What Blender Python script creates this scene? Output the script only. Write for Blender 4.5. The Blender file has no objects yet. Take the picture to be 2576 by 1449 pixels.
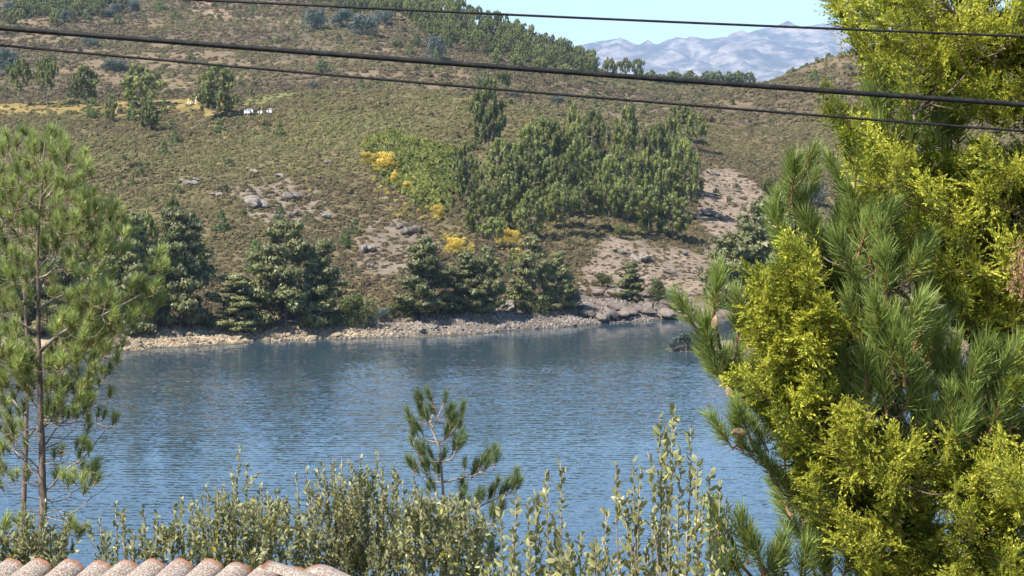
import bpy, math, random
import numpy as np
from mathutils import Vector, Matrix

random.seed(7)
R = np.random.default_rng(7)
scn = bpy.context.scene
COL = scn.collection

# ------------------------------------------------------------------ camera, light, exposure
F = 5031.0                      # focal length, in units of the 2576-wide picture
CAM_Z = 16.0                    # eye height above the lake
TANP = (724.5 - 380.0) / F      # the horizon lies above the middle of the frame
PITCH = math.atan(TANP)
CP, SP = math.cos(PITCH), math.sin(PITCH)
cam_d = bpy.data.cameras.new("camera")
cam = bpy.data.objects.new("camera", cam_d)
COL.objects.link(cam)
cam.location = (0, 0, CAM_Z)
cam.rotation_euler = (math.pi / 2 - PITCH, 0, 0)
cam_d.sensor_width = 36.0
cam_d.lens = 36.0 * F / 2576.0
cam_d.clip_start = 0.1
cam_d.clip_end = 40000
scn.camera = cam

SUN_EL, SUN_AZ = math.radians(52), math.radians(-128)    # azimuth clockwise from +y
world = bpy.data.worlds.new("World")
scn.world = world
world.use_nodes = True
wn = world.node_tree.nodes
sky = wn.new("ShaderNodeTexSky")
sky.sky_type = 'NISHITA'
sky.sun_disc = False
sky.sun_elevation = SUN_EL
sky.sun_rotation = SUN_AZ
sky.altitude = 300
sky.air_density = 1.0
sky.dust_density = 0.3
sky.ozone_density = 5.0
wn["Background"].inputs["Strength"].default_value = 0.12
world.node_tree.links.new(sky.outputs[0], wn["Background"].inputs["Color"])
sun_d = bpy.data.lights.new("sun", 'SUN')
sun_d.energy = 5.0
sun_d.angle = math.radians(0.53)
sun_d.color = (1.0, 0.95, 0.86)
sun = bpy.data.objects.new("sun", sun_d)
COL.objects.link(sun)
SDIR = Vector((math.sin(SUN_AZ) * math.cos(SUN_EL), math.cos(SUN_AZ) * math.cos(SUN_EL), math.sin(SUN_EL)))
sun.rotation_euler = SDIR.to_track_quat('Z', 'Y').to_euler()
sun.location = (-30, -10, 60)
scn.view_settings.view_transform = 'Standard'
scn.view_settings.look = 'None'
scn.view_settings.gamma = 1.0
scn.view_settings.use_curve_mapping = False
scn.view_settings.exposure = 0.98
cy = scn.cycles
cy.max_bounces = 6
cy.diffuse_bounces = 3
cy.glossy_bounces = 2
cy.transmission_bounces = 3
cy.volume_bounces = 0
cy.transparent_max_bounces = 4
cy.use_adaptive_sampling = True
cy.adaptive_threshold = 0.015
cy.use_denoising = True
try:
    cy.denoiser = 'OPENIMAGEDENOISE'
    cy.denoising_prefilter = 'ACCURATE'
except Exception:
    pass
cy.sample_clamp_indirect = 4.0

# ------------------------------------------------------------------ helpers
def ray(px, py):
    u, v = (px - 1288.0) / F, (724.5 - py) / F
    return u, CP + v * SP, -SP + v * CP

def P(px, py, y):
    dx, dy, dz = ray(px, py)
    return np.array([dx / dy * y, y, CAM_Z + dz / dy * y])

def project(x, y, z):
    zz = z - CAM_Z
    dep = y * CP - zz * SP
    return 1288 + F * x / dep, 724.5 - F * (y * SP + zz * CP) / dep

_T = np.random.default_rng(3).random((256, 256))
def vnoise(x, y):
    xi, yi = np.floor(x).astype(int), np.floor(y).astype(int)
    fx, fy = x - xi, y - yi
    fx, fy = fx * fx * (3 - 2 * fx), fy * fy * (3 - 2 * fy)
    g = lambda a, b: _T[a & 255, b & 255]
    return (g(xi, yi) * (1 - fx) + g(xi + 1, yi) * fx) * (1 - fy) + (g(xi, yi + 1) * (1 - fx) + g(xi + 1, yi + 1) * fx) * fy

def fbm(x, y, o=4):
    s, a, n = 0, 1.0, 0
    for k in range(o):
        s = s + a * vnoise(x * 2 ** k + 17.3 * k, y * 2 ** k + 9.1 * k)
        n += a
        a *= 0.5
    return s / n

def sstep(a, b, x):
    t = np.clip((x - a) / (b - a), 0, 1)
    return t * t * (3 - 2 * t)

def inpoly(x, y, poly):
    x, y = np.asarray(x, float), np.asarray(y, float)
    ins = np.zeros(x.shape, bool)
    n = len(poly)
    for i in range(n):
        x0, y0 = poly[i]
        x1, y1 = poly[(i + 1) % n]
        c = ((y0 > y) != (y1 > y))
        xs = (x1 - x0) * (y - y0) / (y1 - y0 + 1e-12) + x0
        ins ^= c & (x < xs)
    return ins

def sample_poly(poly, n, rng=R, mind=0.0):
    xs, ys = [p[0] for p in poly], [p[1] for p in poly]
    out = []
    tries = 0
    while len(out) < n and tries < n * 300:
        tries += 1
        x, y = rng.uniform(min(xs), max(xs)), rng.uniform(min(ys), max(ys))
        if not inpoly(np.array([x]), np.array([y]), poly)[0]:
            continue
        if mind and any((x - a) ** 2 + (y - b) ** 2 < mind * mind for a, b in out):
            continue
        out.append((x, y))
    return out

def mesh_np(name, V, T, mats, mi=None, tint=None, smooth=False, col=None):
    V = np.asarray(V, np.float32)
    T = np.asarray(T, np.int32)
    me = bpy.data.meshes.new(name)
    k = T.shape[1]
    me.vertices.add(len(V))
    me.vertices.foreach_set("co", V.ravel())
    me.loops.add(T.size)
    me.loops.foreach_set("vertex_index", T.ravel())
    me.polygons.add(len(T))
    me.polygons.foreach_set("loop_start", np.arange(0, T.size, k, dtype=np.int32))
    me.polygons.foreach_set("loop_total", np.full(len(T), k, np.int32))
    if mi is not None:
        me.polygons.foreach_set("material_index", np.asarray(mi, np.int32))
    me.polygons.foreach_set("use_smooth", np.full(len(T), smooth))
    for m in (mats if isinstance(mats, (list, tuple)) else [mats]):
        me.materials.append(m)
    if tint is not None:
        a = me.attributes.new("tint", 'FLOAT', 'POINT')
        a.data.foreach_set("value", np.asarray(tint, np.float32))
    if col is not None:
        a = me.color_attributes.new("cover", 'FLOAT_COLOR', 'POINT')
        c = np.ones((len(V), 4), np.float32)
        c[:, :3] = col
        a.data.foreach_set("color", c.ravel())
    me.update(calc_edges=True)
    return me

class MB:
    """collects triangle soup"""
    def __init__(s):
        s.v, s.t, s.c, s.m, s.n = [], [], [], [], 0
    def add(s, V, T, tint=0.5, mi=0):
        V = np.asarray(V, float).reshape(-1, 3)
        T = np.asarray(T, int).reshape(-1, 3)
        s.v.append(V)
        s.t.append(T + s.n)
        s.c.append(np.broadcast_to(np.asarray(tint, float), (len(V),)))
        s.m.append(np.full(len(T), mi))
        s.n += len(V)
    def mesh(s, name, mats, smooth=False):
        return mesh_np(name, np.concatenate(s.v), np.concatenate(s.t), mats, np.concatenate(s.m), np.concatenate(s.c), smooth)
    def arrays(s):
        return np.concatenate(s.v), np.concatenate(s.t), np.concatenate(s.c)

def tube(pts, rad, sides=6):
    pts = np.asarray(pts, float)
    n = len(pts)
    rad = np.broadcast_to(np.asarray(rad, float), (n,))
    d = np.gradient(pts, axis=0)
    d /= np.linalg.norm(d, axis=1, keepdims=True) + 1e-9
    ref = np.array([0.13, 0.97, 0.2]) if abs(d[0] @ np.array([0.13, 0.97, 0.2])) < 0.9 else np.array([1.0, 0, 0])
    a = np.cross(d, ref)
    a /= np.linalg.norm(a, axis=1, keepdims=True) + 1e-9
    b = np.cross(d, a)
    th = np.arange(sides) * 2 * np.pi / sides
    V = pts[:, None] + rad[:, None, None] * (np.cos(th)[None, :, None] * a[:, None] + np.sin(th)[None, :, None] * b[:, None])
    V = V.reshape(-1, 3)
    T = []
    for i in range(n - 1):
        for j in range(sides):
            p, q = i * sides + j, i * sides + (j + 1) % sides
            T += [(p, q, q + sides), (p, q + sides, p + sides)]
    c0, c1 = len(V), len(V) + 1
    V = np.vstack([V, pts[0], pts[-1]])
    for j in range(sides):
        T += [(c0, (j + 1) % sides, j), (c1, (n - 1) * sides + j, (n - 1) * sides + (j + 1) % sides)]
    return V, np.array(T)

def frames(d, rng, roll=None):
    """3x3 matrices whose z column is d, rolled at random"""
    d = d / (np.linalg.norm(d, axis=1, keepdims=True) + 1e-9)
    h = np.where(np.abs(d[:, 2:3]) < 0.95, np.array([[0, 0, 1.0]]), np.array([[1.0, 0, 0]]))
    a = np.cross(h, d)
    a /= np.linalg.norm(a, axis=1, keepdims=True) + 1e-9
    b = np.cross(d, a)
    r = rng.uniform(0, 2 * np.pi, len(d)) if roll is None else roll
    x = a * np.cos(r)[:, None] + b * np.sin(r)[:, None]
    y = np.cross(d, x)
    return np.stack([x, y, d], axis=2)

def stamp(mb, TV, TT, M, pos, sc, tint=0.5, ttint=None, mi=0):
    """stamp a template at many places"""
    N, k = len(pos), len(TV)
    V = np.einsum('nij,kj->nki', M, TV) * np.asarray(sc).reshape(-1, 1, 1) + pos[:, None]
    T = TT[None] + (np.arange(N) * k)[:, None, None]
    c = np.broadcast_to(np.asarray(tint, float).reshape(-1, 1), (N, k))
    if ttint is not None:
        c = c + ttint[None]
    mb.add(V.reshape(-1, 3), T.reshape(-1, 3), c.ravel(), mi)

def curve(pts, n=12):
    """smooth polyline through points"""
    pts = np.asarray(pts, float)
    if len(pts) == 2:
        return pts[0] + (pts[1] - pts[0]) * np.linspace(0, 1, n)[:, None]
    s = np.concatenate([[0], np.cumsum(np.linalg.norm(np.diff(pts, axis=0), axis=1))])
    m = np.gradient(pts, s, axis=0)
    q = np.linspace(0, s[-1], n)
    i = np.clip(np.searchsorted(s, q, side='right') - 1, 0, len(s) - 2)
    h = (s[i + 1] - s[i])[:, None]
    t = ((q - s[i]) / (s[i + 1] - s[i]))[:, None]
    return ((2 * t**3 - 3 * t**2 + 1) * pts[i] + (t**3 - 2 * t**2 + t) * h * m[i] + (-2 * t**3 + 3 * t**2) * pts[i + 1] + (t**3 - t**2) * h * m[i + 1])

def obj(name, me, parent=None):
    o = bpy.data.objects.new(name, me)
    COL.objects.link(o)
    if parent is not None:
        o.parent = parent
    return o

def tag(o, label=None, cat=None, group=None, kind=None):
    if label: o["label"] = label
    if cat: o["category"] = cat
    if group: o["group"] = group
    if kind: o["kind"] = kind
    return o

def empty(name, loc):
    o = bpy.data.objects.new(name, None)
    COL.objects.link(o)
    o.location = [float(c) for c in loc]
    o.empty_display_size = 0.2
    return o

# ------------------------------------------------------------------ materials
def newmat(name):
    m = bpy.data.materials.new(name)
    m.use_nodes = True
    nt = m.node_tree
    b = nt.nodes["Principled BSDF"]
    return m, nt, b

def N(nt, t, **kw):
    n = nt.nodes.new(t)
    for k, v in kw.items():
        setattr(n, k, v)
    return n

def ramp(nt, src, stops):
    r = N(nt, "ShaderNodeValToRGB")
    e = r.color_ramp.elements
    while len(e) < len(stops):
        e.new(0.5)
    for x, (p, c) in zip(e, stops):
        x.position = p
        x.color = (*c, 1)
    nt.links.new(src, r.inputs["Fac"])
    return r.outputs["Color"]

def math_n(nt, op, a, b=None):
    n = N(nt, "ShaderNodeMath", operation=op)
    for i, x in enumerate((a, b)):
        if x is None: continue
        if isinstance(x, (int, float)): n.inputs[i].default_value = x
        else: nt.links.new(x, n.inputs[i])
    return n.outputs[0]

def noise(nt, scale, detail=4, rough=0.55, vec=None):
    n = N(nt, "ShaderNodeTexNoise")
    n.inputs["Scale"].default_value = scale
    n.inputs["Detail"].default_value = detail
    n.inputs["Roughness"].default_value = rough
    if vec is not None: nt.links.new(vec, n.inputs["Vector"])
    return n.outputs["Fac"]

def hsv(nt, c, v=None, h=None, s=None):
    n = N(nt, "ShaderNodeHueSaturation")
    nt.links.new(c, n.inputs["Color"])
    for k, x in (("Value", v), ("Hue", h), ("Saturation", s)):
        if x is None: continue
        if isinstance(x, (int, float)): n.inputs[k].default_value = x
        else: nt.links.new(x, n.inputs[k])
    return n.outputs["Color"]

def maprange(nt, x, a, b, c, d):
    n = N(nt, "ShaderNodeMapRange")
    nt.links.new(x, n.inputs[0])
    for i, q in zip((1, 2, 3, 4), (a, b, c, d)): n.inputs[i].default_value = q
    return n.outputs[0]

def foliage_mat(name, stops, transl=0.3, rough=0.5, spec=0.3, var=0.25, instancer=False):
    m, nt, b = newmat(name)
    at = N(nt, "ShaderNodeAttribute", attribute_name="tint")
    f = at.outputs["Fac"]
    if instancer:
        t2 = N(nt, "ShaderNodeAttribute", attribute_name="tone", attribute_type='INSTANCER')
        f = math_n(nt, 'ADD', f, math_n(nt, 'SUBTRACT', t2.outputs["Fac"], 0.5))
    c = ramp(nt, f, stops)
    oi = N(nt, "ShaderNodeObjectInfo")
    c = hsv(nt, c, v=maprange(nt, oi.outputs["Random"], 0, 1, 1 - var, 1 + var))
    nt.links.new(c, b.inputs["Base Color"])
    b.inputs["Roughness"].default_value = rough
    b.inputs["Specular IOR Level"].default_value = spec
    tr = N(nt, "ShaderNodeBsdfTranslucent")
    nt.links.new(hsv(nt, c, v=1.2, s=1.03), tr.inputs["Color"])
    mx = N(nt, "ShaderNodeMixShader")
    mx.inputs[0].default_value = transl
    nt.links.new(b.outputs[0], mx.inputs[1])
    nt.links.new(tr.outputs[0], mx.inputs[2])
    nt.links.new(mx.outputs[0], nt.nodes["Material Output"].inputs["Surface"])
    return m

M_GROVE = foliage_mat("pine_needles_green", [(0.0, (0.045, 0.050, 0.016)), (0.5, (0.145, 0.162, 0.042)), (1.0, (0.32, 0.33, 0.08))], 0.10, 0.45, 0.3, 0.32)
M_DARKPINE = foliage_mat("pine_needles_dark", [(0.0, (0.048, 0.050, 0.022)), (0.5, (0.152, 0.155, 0.060)), (1.0, (0.30, 0.29, 0.115))], 0.10, 0.45, 0.3, 0.2)
M_YOUNG = foliage_mat("young_pine_needles", [(0.0, (0.06, 0.085, 0.025)), (0.5, (0.13, 0.185, 0.05)), (1.0, (0.22, 0.28, 0.07))], 0.25, 0.45, 0.3, 0.2)
M_GREY = foliage_mat("grey_scrub_leaves", [(0.0, (0.045, 0.058, 0.045)), (0.5, (0.115, 0.145, 0.115)), (1.0, (0.20, 0.235, 0.19))], 0.2, 0.5, 0.3, 0.2)
M_OLIVEBUSH = foliage_mat("olive_bush_leaves", [(0.0, (0.045, 0.055, 0.02)), (0.5, (0.115, 0.13, 0.04)), (1.0, (0.21, 0.21, 0.05))], 0.25, 0.5, 0.3, 0.2)
M_YELLOW = foliage_mat("yellow_autumn_leaves", [(0.0, (0.14, 0.14, 0.03)), (0.32, (0.42, 0.34, 0.06)), (0.55, (0.68, 0.51, 0.09)), (0.8, (0.74, 0.48, 0.14)), (1.0, (0.66, 0.35, 0.13))], 0.3, 0.5, 0.2, 0.15)
M_BRACKEN = foliage_mat("bracken_leaves", [(0.0, (0.075, 0.085, 0.022)), (0.5, (0.175, 0.192, 0.042)), (1.0, (0.31, 0.31, 0.07))], 0.3, 0.5, 0.2, 0.2, True)
M_HEATHER = foliage_mat("heather_leaves", [(0.0, (0.115, 0.082, 0.050)), (0.28, (0.172, 0.134, 0.068)), (0.5, (0.208, 0.184, 0.076)), (0.75, (0.238, 0.224, 0.086)), (1.0, (0.30, 0.265, 0.09))], 0.2, 0.65, 0.2, 0.22, True)
M_LPINE = foliage_mat("left_pine_needles", [(0.0, (0.24, 0.17, 0.06)), (0.25, (0.21, 0.225, 0.07)), (0.6, (0.29, 0.345, 0.10)), (1.0, (0.56, 0.60, 0.21))], 0.33, 0.38, 0.4, 0.28)
M_RPINE = foliage_mat("close_pine_needles", [(0.0, (0.36, 0.22, 0.07)), (0.15, (0.21, 0.21, 0.05)), (0.5, (0.20, 0.262, 0.062)), (1.0, (0.34, 0.40, 0.11))], 0.28, 0.33, 0.5, 0.2)
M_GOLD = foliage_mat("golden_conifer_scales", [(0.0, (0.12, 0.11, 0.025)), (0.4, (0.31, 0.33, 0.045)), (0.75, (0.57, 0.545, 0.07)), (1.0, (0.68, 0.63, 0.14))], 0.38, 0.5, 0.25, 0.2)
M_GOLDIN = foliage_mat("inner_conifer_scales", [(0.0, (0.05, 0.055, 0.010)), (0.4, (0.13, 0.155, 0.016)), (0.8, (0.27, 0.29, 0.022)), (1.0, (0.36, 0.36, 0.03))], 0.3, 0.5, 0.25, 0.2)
M_BROWNSPRAY = foliage_mat("dead_conifer_scales", [(0.0, (0.25, 0.12, 0.06)), (1.0, (0.60, 0.36, 0.22))], 0.25, 0.6, 0.2, 0.1)
M_SHRUB = foliage_mat("shrub_leaves", [(0.0, (0.085, 0.095, 0.045)), (0.45, (0.23, 0.232, 0.098)), (0.8, (0.40, 0.39, 0.18)), (0.9, (0.42, 0.38, 0.05)), (1.0, (0.52, 0.40, 0.04))], 0.3, 0.42, 0.4, 0.12)
M_SHRUBBIG = foliage_mat("large_shrub_leaves", [(0.0, (0.12, 0.12, 0.04)), (0.4, (0.25, 0.25, 0.095)), (0.85, (0.40, 0.38, 0.16)), (1.0, (0.55, 0.44, 0.08))], 0.25, 0.42, 0.4, 0.22)

def bark_mat(name, a, b2, scale=14):
    m, nt, b = newmat(name)
    tc = N(nt, "ShaderNodeTexCoord")
    mp = N(nt, "ShaderNodeMapping")
    mp.inputs["Scale"].default_value = (1, 1, 0.25)
    nt.links.new(tc.outputs["Object"], mp.inputs[0])
    n = noise(nt, scale, 5, 0.65, mp.outputs[0])
    nt.links.new(ramp(nt, n, [(0.35, a), (0.65, b2)]), b.inputs["Base Color"])
    b.inputs["Roughness"].default_value = 0.9
    bp = N(nt, "ShaderNodeBump")
    bp.inputs["Strength"].default_value = 0.6
    bp.inputs["Distance"].default_value = 0.02
    nt.links.new(n, bp.inputs["Height"])
    nt.links.new(bp.outputs[0], b.inputs["Normal"])
    return m
M_BARK = bark_mat("pine_bark", (0.07, 0.045, 0.035), (0.24, 0.17, 0.13))
M_BARKFAR = bark_mat("far_bark", (0.10, 0.08, 0.065), (0.28, 0.23, 0.19), 3)
M_TWIG = bark_mat("twig_bark", (0.12, 0.09, 0.065), (0.36, 0.29, 0.23), 20)
M_SHOOT = bark_mat("shoot_bark", (0.16, 0.075, 0.035), (0.42, 0.22, 0.11), 60)
M_CONE = bark_mat("cone_scales", (0.22, 0.13, 0.06), (0.62, 0.45, 0.24), 90)

def rock_mat(name, stops, scale=1.6, bump=0.5):
    m, nt, b = newmat(name)
    tc = N(nt, "ShaderNodeTexCoord")
    n = noise(nt, scale, 7, 0.65, tc.outputs["Object"])
    oi = N(nt, "ShaderNodeObjectInfo")
    c = hsv(nt, ramp(nt, n, stops), v=maprange(nt, oi.outputs["Random"], 0, 1, 0.62, 1.2))
    nt.links.new(c, b.inputs["Base Color"])
    b.inputs["Roughness"].default_value = 0.92
    b.inputs["Specular IOR Level"].default_value = 0.2
    bp = N(nt, "ShaderNodeBump")
    bp.inputs["Strength"].default_value = bump
    bp.inputs["Distance"].default_value = 0.15
    nt.links.new(noise(nt, scale * 3, 6, 0.7, tc.outputs["Object"]), bp.inputs["Height"])
    nt.links.new(bp.outputs[0], b.inputs["Normal"])
    return m
M_ROCKPALE = rock_mat("pale_rock", [(0.3, (0.16, 0.12, 0.085)), (0.5, (0.28, 0.215, 0.145)), (0.7, (0.43, 0.355, 0.24))])
M_ROCKGREY = rock_mat("grey_rock", [(0.3, (0.10, 0.085, 0.072)), (0.5, (0.20, 0.17, 0.14)), (0.7, (0.34, 0.295, 0.25))])
M_SLAB = rock_mat("slab_rock", [(0.3, (0.10, 0.08, 0.065)), (0.5, (0.17, 0.135, 0.11)), (0.72, (0.26, 0.21, 0.17))], 0.8)

def plain(name, c, rough=0.6, spec=0.3):
    m, nt, b = newmat(name)
    b.inputs["Base Color"].default_value = (*c, 1)
    b.inputs["Roughness"].default_value = rough
    b.inputs["Specular IOR Level"].default_value = spec
    return m

# ------------------------------------------------------------------ terrain
NEARY = ([-60, 0, 8, 14, 20, 35, 48, 60, 110, 130], [12.6, 12.0, 11.0, 9.0, 7.2, 3.0, 0.0, -2.0, -4.0, -4.0])
COLS = [  # column of the view, shoreline, bank top, then (height in the view, metres away): lower slope, upper slope, crest, and the hill behind
    (-900, 918, 862, (610, 203), (410, 255), (268, 315), (240, 400), (100, 500), (-70, 650)),
    (0, 900, 845, (610, 200), (410, 250), (256, 312), (234, 400), (100, 500), (-70, 650)),
    (300, 885, 832, (600, 205), (400, 255), (260, 312), (235, 400), (100, 500), (-60, 650)),
    (600, 862, 818, (590, 212), (400, 258), (242, 315), (232, 400), (95, 500), (-45, 640)),
    (900, 852, 800, (590, 220), (400, 262), (228, 318), (215, 400), (100, 490), (-6, 610)),
    (1080, 846, 792, (595, 222), (410, 263), (238, 312), (222, 395), (125, 485), (22, 600)),
    (1200, 840, 785, (600, 225), (420, 265), (252, 305), (235, 390), (150, 480), (64, 590)),
    (1350, 829, 777, (620, 223), (450, 262), (282, 297), (255, 395), (180, 490), (118, 595)),
    (1500, 815, 770, (640, 222), (480, 258), (330, 290), (270, 400), (215, 500), (180, 600)),
    (1640, 806, 762, (640, 228), (480, 265), (336, 300), (280, 410), (225, 520), (202, 650)),
    (1760, 800, 750, (640, 235), (450, 285), (268, 370), (255, 450), (228, 560), (210, 700)),
    (1834, 796, 748, (640, 238), (440, 293), (232, 400), (235, 470), (228, 560), (214, 700)),
    (1914, 790, 745, (640, 241), (430, 300), (207, 420), (226, 480), (228, 560), (218, 700)),
    (2131, 783, 740, (640, 245), (400, 310), (128, 440), (150, 500), (175, 580), (195, 700)),
    (2576, 770, 730, (640, 250), (350, 320), (20, 460), (60, 520), (100, 600), (150, 700)),
    (3500, 760, 720, (620, 250), (300, 320), (-90, 460), (-30, 520), (40, 600), (100, 700)),
]
yg = np.concatenate([np.arange(126, 215, 0.6), np.arange(215, 345, 1.1), np.arange(345, 760, 2.6), [800, 900, 1100]])
ct, cy_, cz_ = [], [], []
for c in COLS:
    px = c[0]
    dx, dy, dz = ray(px, c[1])
    ys = -CAM_Z * dy / dz
    lv = [(126, -4.0), (ys - 12, -2.5), (ys, 0.0), (ys + 6, P(px, c[2], ys + 6)[2])]
    lv += [(y, P(px, py, y)[2]) for py, y in c[3:6]]
    yc, zc = lv[-1]
    lv.append((yc + 30, zc - 1.5))
    lv += [(y, P(px, py, y)[2]) for py, y in c[6:9]]
    lv += [(lv[-1][0] + 90, lv[-1][1] - 8), (1100, 10.0)]
    dx, dy, dz = ray(px, 500)
    ct.append(dx / dy)
    cy_.append([a for a, b in lv])
    cz_.append([b for a, b in lv])
ct, cy_, cz_ = np.array(ct), np.array(cy_), np.array(cz_)
tg = np.linspace(-0.44, 0.44, 441)
def smooth_cols(A):
    fine = np.array([np.interp(tg, ct, A[:, k]) for k in range(A.shape[1])])
    ker = np.hanning(23)
    ker /= ker.sum()
    return np.array([np.convolve(np.pad(r, 11, mode='edge'), ker, mode='valid') for r in fine])
YL, ZL = smooth_cols(cy_), smooth_cols(cz_)
ZT = np.array([np.interp(yg, YL[:, i], ZL[:, i]) for i in range(len(tg))])      # heights over (t, y)
k5 = np.hanning(9); k5 /= k5.sum()
ZS = np.array([np.convolve(np.pad(r, 4, mode='edge'), k5, mode='valid') for r in ZT])
wgt = sstep(195, 215, yg)[None]
ZT = ZT * (1 - wgt) + ZS * wgt
TT_, YY_ = np.meshgrid(tg, yg, indexing='ij')
XX_ = TT_ * YY_
wn_ = sstep(176, 210, YY_)
ZT = ZT + wn_ * ((fbm(XX_ / 26 + 5, YY_ / 26, 3) - 0.5) * 2.0 + (fbm(XX_ / 5 + 50, YY_ / 5, 3) - 0.5) * 0.7)
shore_w = sstep(-1.2, 0.3, ZT) * (1 - wn_)
ZT = ZT + shore_w * (fbm(XX_ / 3.0 + 90, YY_ / 3.0, 3) - 0.5) * 0.9
mound = 1.6 * (1 - ((XX_ - 31) / 18) ** 2 - ((YY_ - 161) / 5.5) ** 2) + (fbm(XX_ / 2, YY_ / 2, 3) - 0.5) * 0.7
ZT = np.maximum(ZT, np.where(YY_ < 172, mound, -9))

def ground(x, y):
    x, y = np.asarray(x, float), np.asarray(y, float)
    t = np.clip(x / np.maximum(y, 1), tg[0], tg[-1])
    fi = (t - tg[0]) / (tg[1] - tg[0])
    i = np.clip(fi.astype(int), 0, len(tg) - 2)
    fx = fi - i
    j = np.clip(np.searchsorted(yg, y, side='right') - 1, 0, len(yg) - 2)
    fy = np.clip((y - yg[j]) / (yg[j + 1] - yg[j]), 0, 1)
    far = (ZT[i, j] * (1 - fx) + ZT[i + 1, j] * fx) * (1 - fy) + (ZT[i, j + 1] * (1 - fx) + ZT[i + 1, j + 1] * fx) * fy
    return np.where(y < 126, np.interp(y, *NEARY), far)

YM = np.arange(128, 740, 0.4)
def hit(px, py, ymin=128):
    """where the sight line through a point of the view meets the land"""
    dx, dy, dz = ray(px, py)
    ym = YM[YM >= ymin]
    z = CAM_Z + dz / dy * ym
    g = np.maximum(ground(dx / dy * ym, ym), 0)
    k = np.nonzero(z <= g)[0]
    if not len(k):
        # over the skyline: the highest sight-line point of the land
        ang = (g - CAM_Z) / ym
        j = int(np.argmax(ang))
        return np.array([dx / dy * ym[j], ym[j], g[j]])
    y = ym[k[0]]
    return np.array([dx / dy * y, y, float(g[k[0]])])

EARTH = [(1490, 650), (1530, 592), (1620, 602), (1700, 630), (1770, 640), (1800, 600), (1765, 560), (1752, 480), (1765, 420), (1850, 430), (1960, 500), (1930, 640), (1830, 700), (1750, 740), (1730, 810), (1475, 830), (1440, 760), (1465, 690)]
EARTH2 = [(500, -5), (560, 18), (590, 48), (540, 52), (480, 20)]
STONY = [(600, 470), (700, 450), (800, 480), (830, 560), (760, 570), (620, 540)]
STONY2 = [(930, 560), (1040, 560), (1110, 610), (1050, 680), (930, 690), (900, 620)]
DRY = [(-300, 232), (560, 238), (600, 262), (560, 292), (300, 290), (-300, 292)]
GRASSY = [(585, 262), (640, 240), (745, 233), (735, 248), (640, 268)]
FERN = [(930, 350), (990, 335), (1100, 360), (1150, 400), (1150, 470), (1135, 540), (1080, 540), (1010, 490), (950, 440), (900, 395)]
def pmask(px, py, poly, jit=14):
    jx = (fbm(px / 30, py / 20 + 7, 3) - 0.5) * 2 * jit * 2
    jy = (fbm(px / 30 + 40, py / 20, 3) - 0.5) * 2 * jit
    return inpoly(px + jx, py + jy, poly)

def cover(x, y, z):
    """ground-cover masks at points of the land"""
    px, py = project(x, y, z)
    m = dict(earth=pmask(px, py, EARTH) & (y < 345), trail=pmask(px, py, EARTH2, 6), stony=(pmask(px, py, STONY, 25) | pmask(px, py, STONY2, 25)) & (y < 300),
             dry=pmask(px, py, DRY) & (y < 345), grassy=pmask(px, py, GRASSY, 5) & (y < 345), fern=pmask(px, py, FERN, 16) & (y < 330))
    m["shore"] = (z < 1.15 + 0.6 * fbm(x / 4, y / 4, 2) - 0.3) & (y < 225)
    return px, py, m

V = np.stack([XX_.ravel(), YY_.ravel(), ZT.ravel()], 1)
px_, py_, mk = cover(V[:, 0], V[:, 1], V[:, 2])
nz = fbm(V[:, 0] / 6, V[:, 1] / 6, 4)[:, None]
nz2 = fbm(V[:, 0] / 1.7 + 11, V[:, 1] / 1.7, 3)[:, None]
c_he = np.array([0.135, 0.108, 0.054]) * (0.7 + 0.6 * nz)
c_back = np.array([0.125, 0.095, 0.058]) * (0.7 + 0.6 * nz)
col = np.where((V[:, 1] > 345)[:, None], c_back, c_he)
def paint(mask, c, w=1.0):
    global col
    col = np.where(mask[:, None], col * (1 - w) + w * np.asarray(c) * (0.6 + 0.8 * nz2), col)
paint(mk["dry"], (0.25, 0.18, 0.065), 0.85)
paint(mk["grassy"], (0.17, 0.17, 0.06))
paint(mk["fern"], (0.12, 0.115, 0.04), 0.7)
paint(mk["stony"], (0.215, 0.168, 0.13), 0.7)
paint(mk["earth"], (0.235, 0.178, 0.128), 0.9)
paint(mk["trail"], (0.24, 0.17, 0.115))
patch = (V[:, 1] > 345) & (fbm(V[:, 0] / 14 + 3, V[:, 1] / 14, 3) > 0.67)
paint(patch, (0.20, 0.145, 0.085), 0.7)
paint(mk["shore"] & (px_ < 960), (0.36, 0.275, 0.18))
paint(mk["shore"] & (px_ >= 960), (0.19, 0.15, 0.115))
paint(mk["earth"] & (py_ > 735) & (px_ > 1440), (0.16, 0.125, 0.10))
paint(V[:, 2] < 0.12, (0.10, 0.085, 0.06))
ni, nj = len(tg), len(yg)
I, J = np.meshgrid(np.arange(ni - 1), np.arange(nj - 1), indexing='ij')
a = (I * nj + J).ravel()
quads = np.stack([a, a + nj, a + nj + 1, a + 1], 1)
def land_mat():
    m, nt, b = newmat("land_cover")
    at = N(nt, "ShaderNodeAttribute", attribute_name="cover")
    tc = N(nt, "ShaderNodeTexCoord")
    n1 = noise(nt, 1.3, 6, 0.65, tc.outputs["Object"])
    c = hsv(nt, at.outputs["Color"], v=maprange(nt, n1, 0.25, 0.75, 0.55, 1.45))
    nt.links.new(c, b.inputs["Base Color"])
    b.inputs["Roughness"].default_value = 0.95
    b.inputs["Specular IOR Level"].default_value = 0.1
    bp = N(nt, "ShaderNodeBump")
    bp.inputs["Strength"].default_value = 0.8
    bp.inputs["Distance"].default_value = 0.35
    nt.links.new(n1, bp.inputs["Height"])
    nt.links.new(bp.outputs[0], b.inputs["Normal"])
    return m
M_LAND = land_mat()
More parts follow.
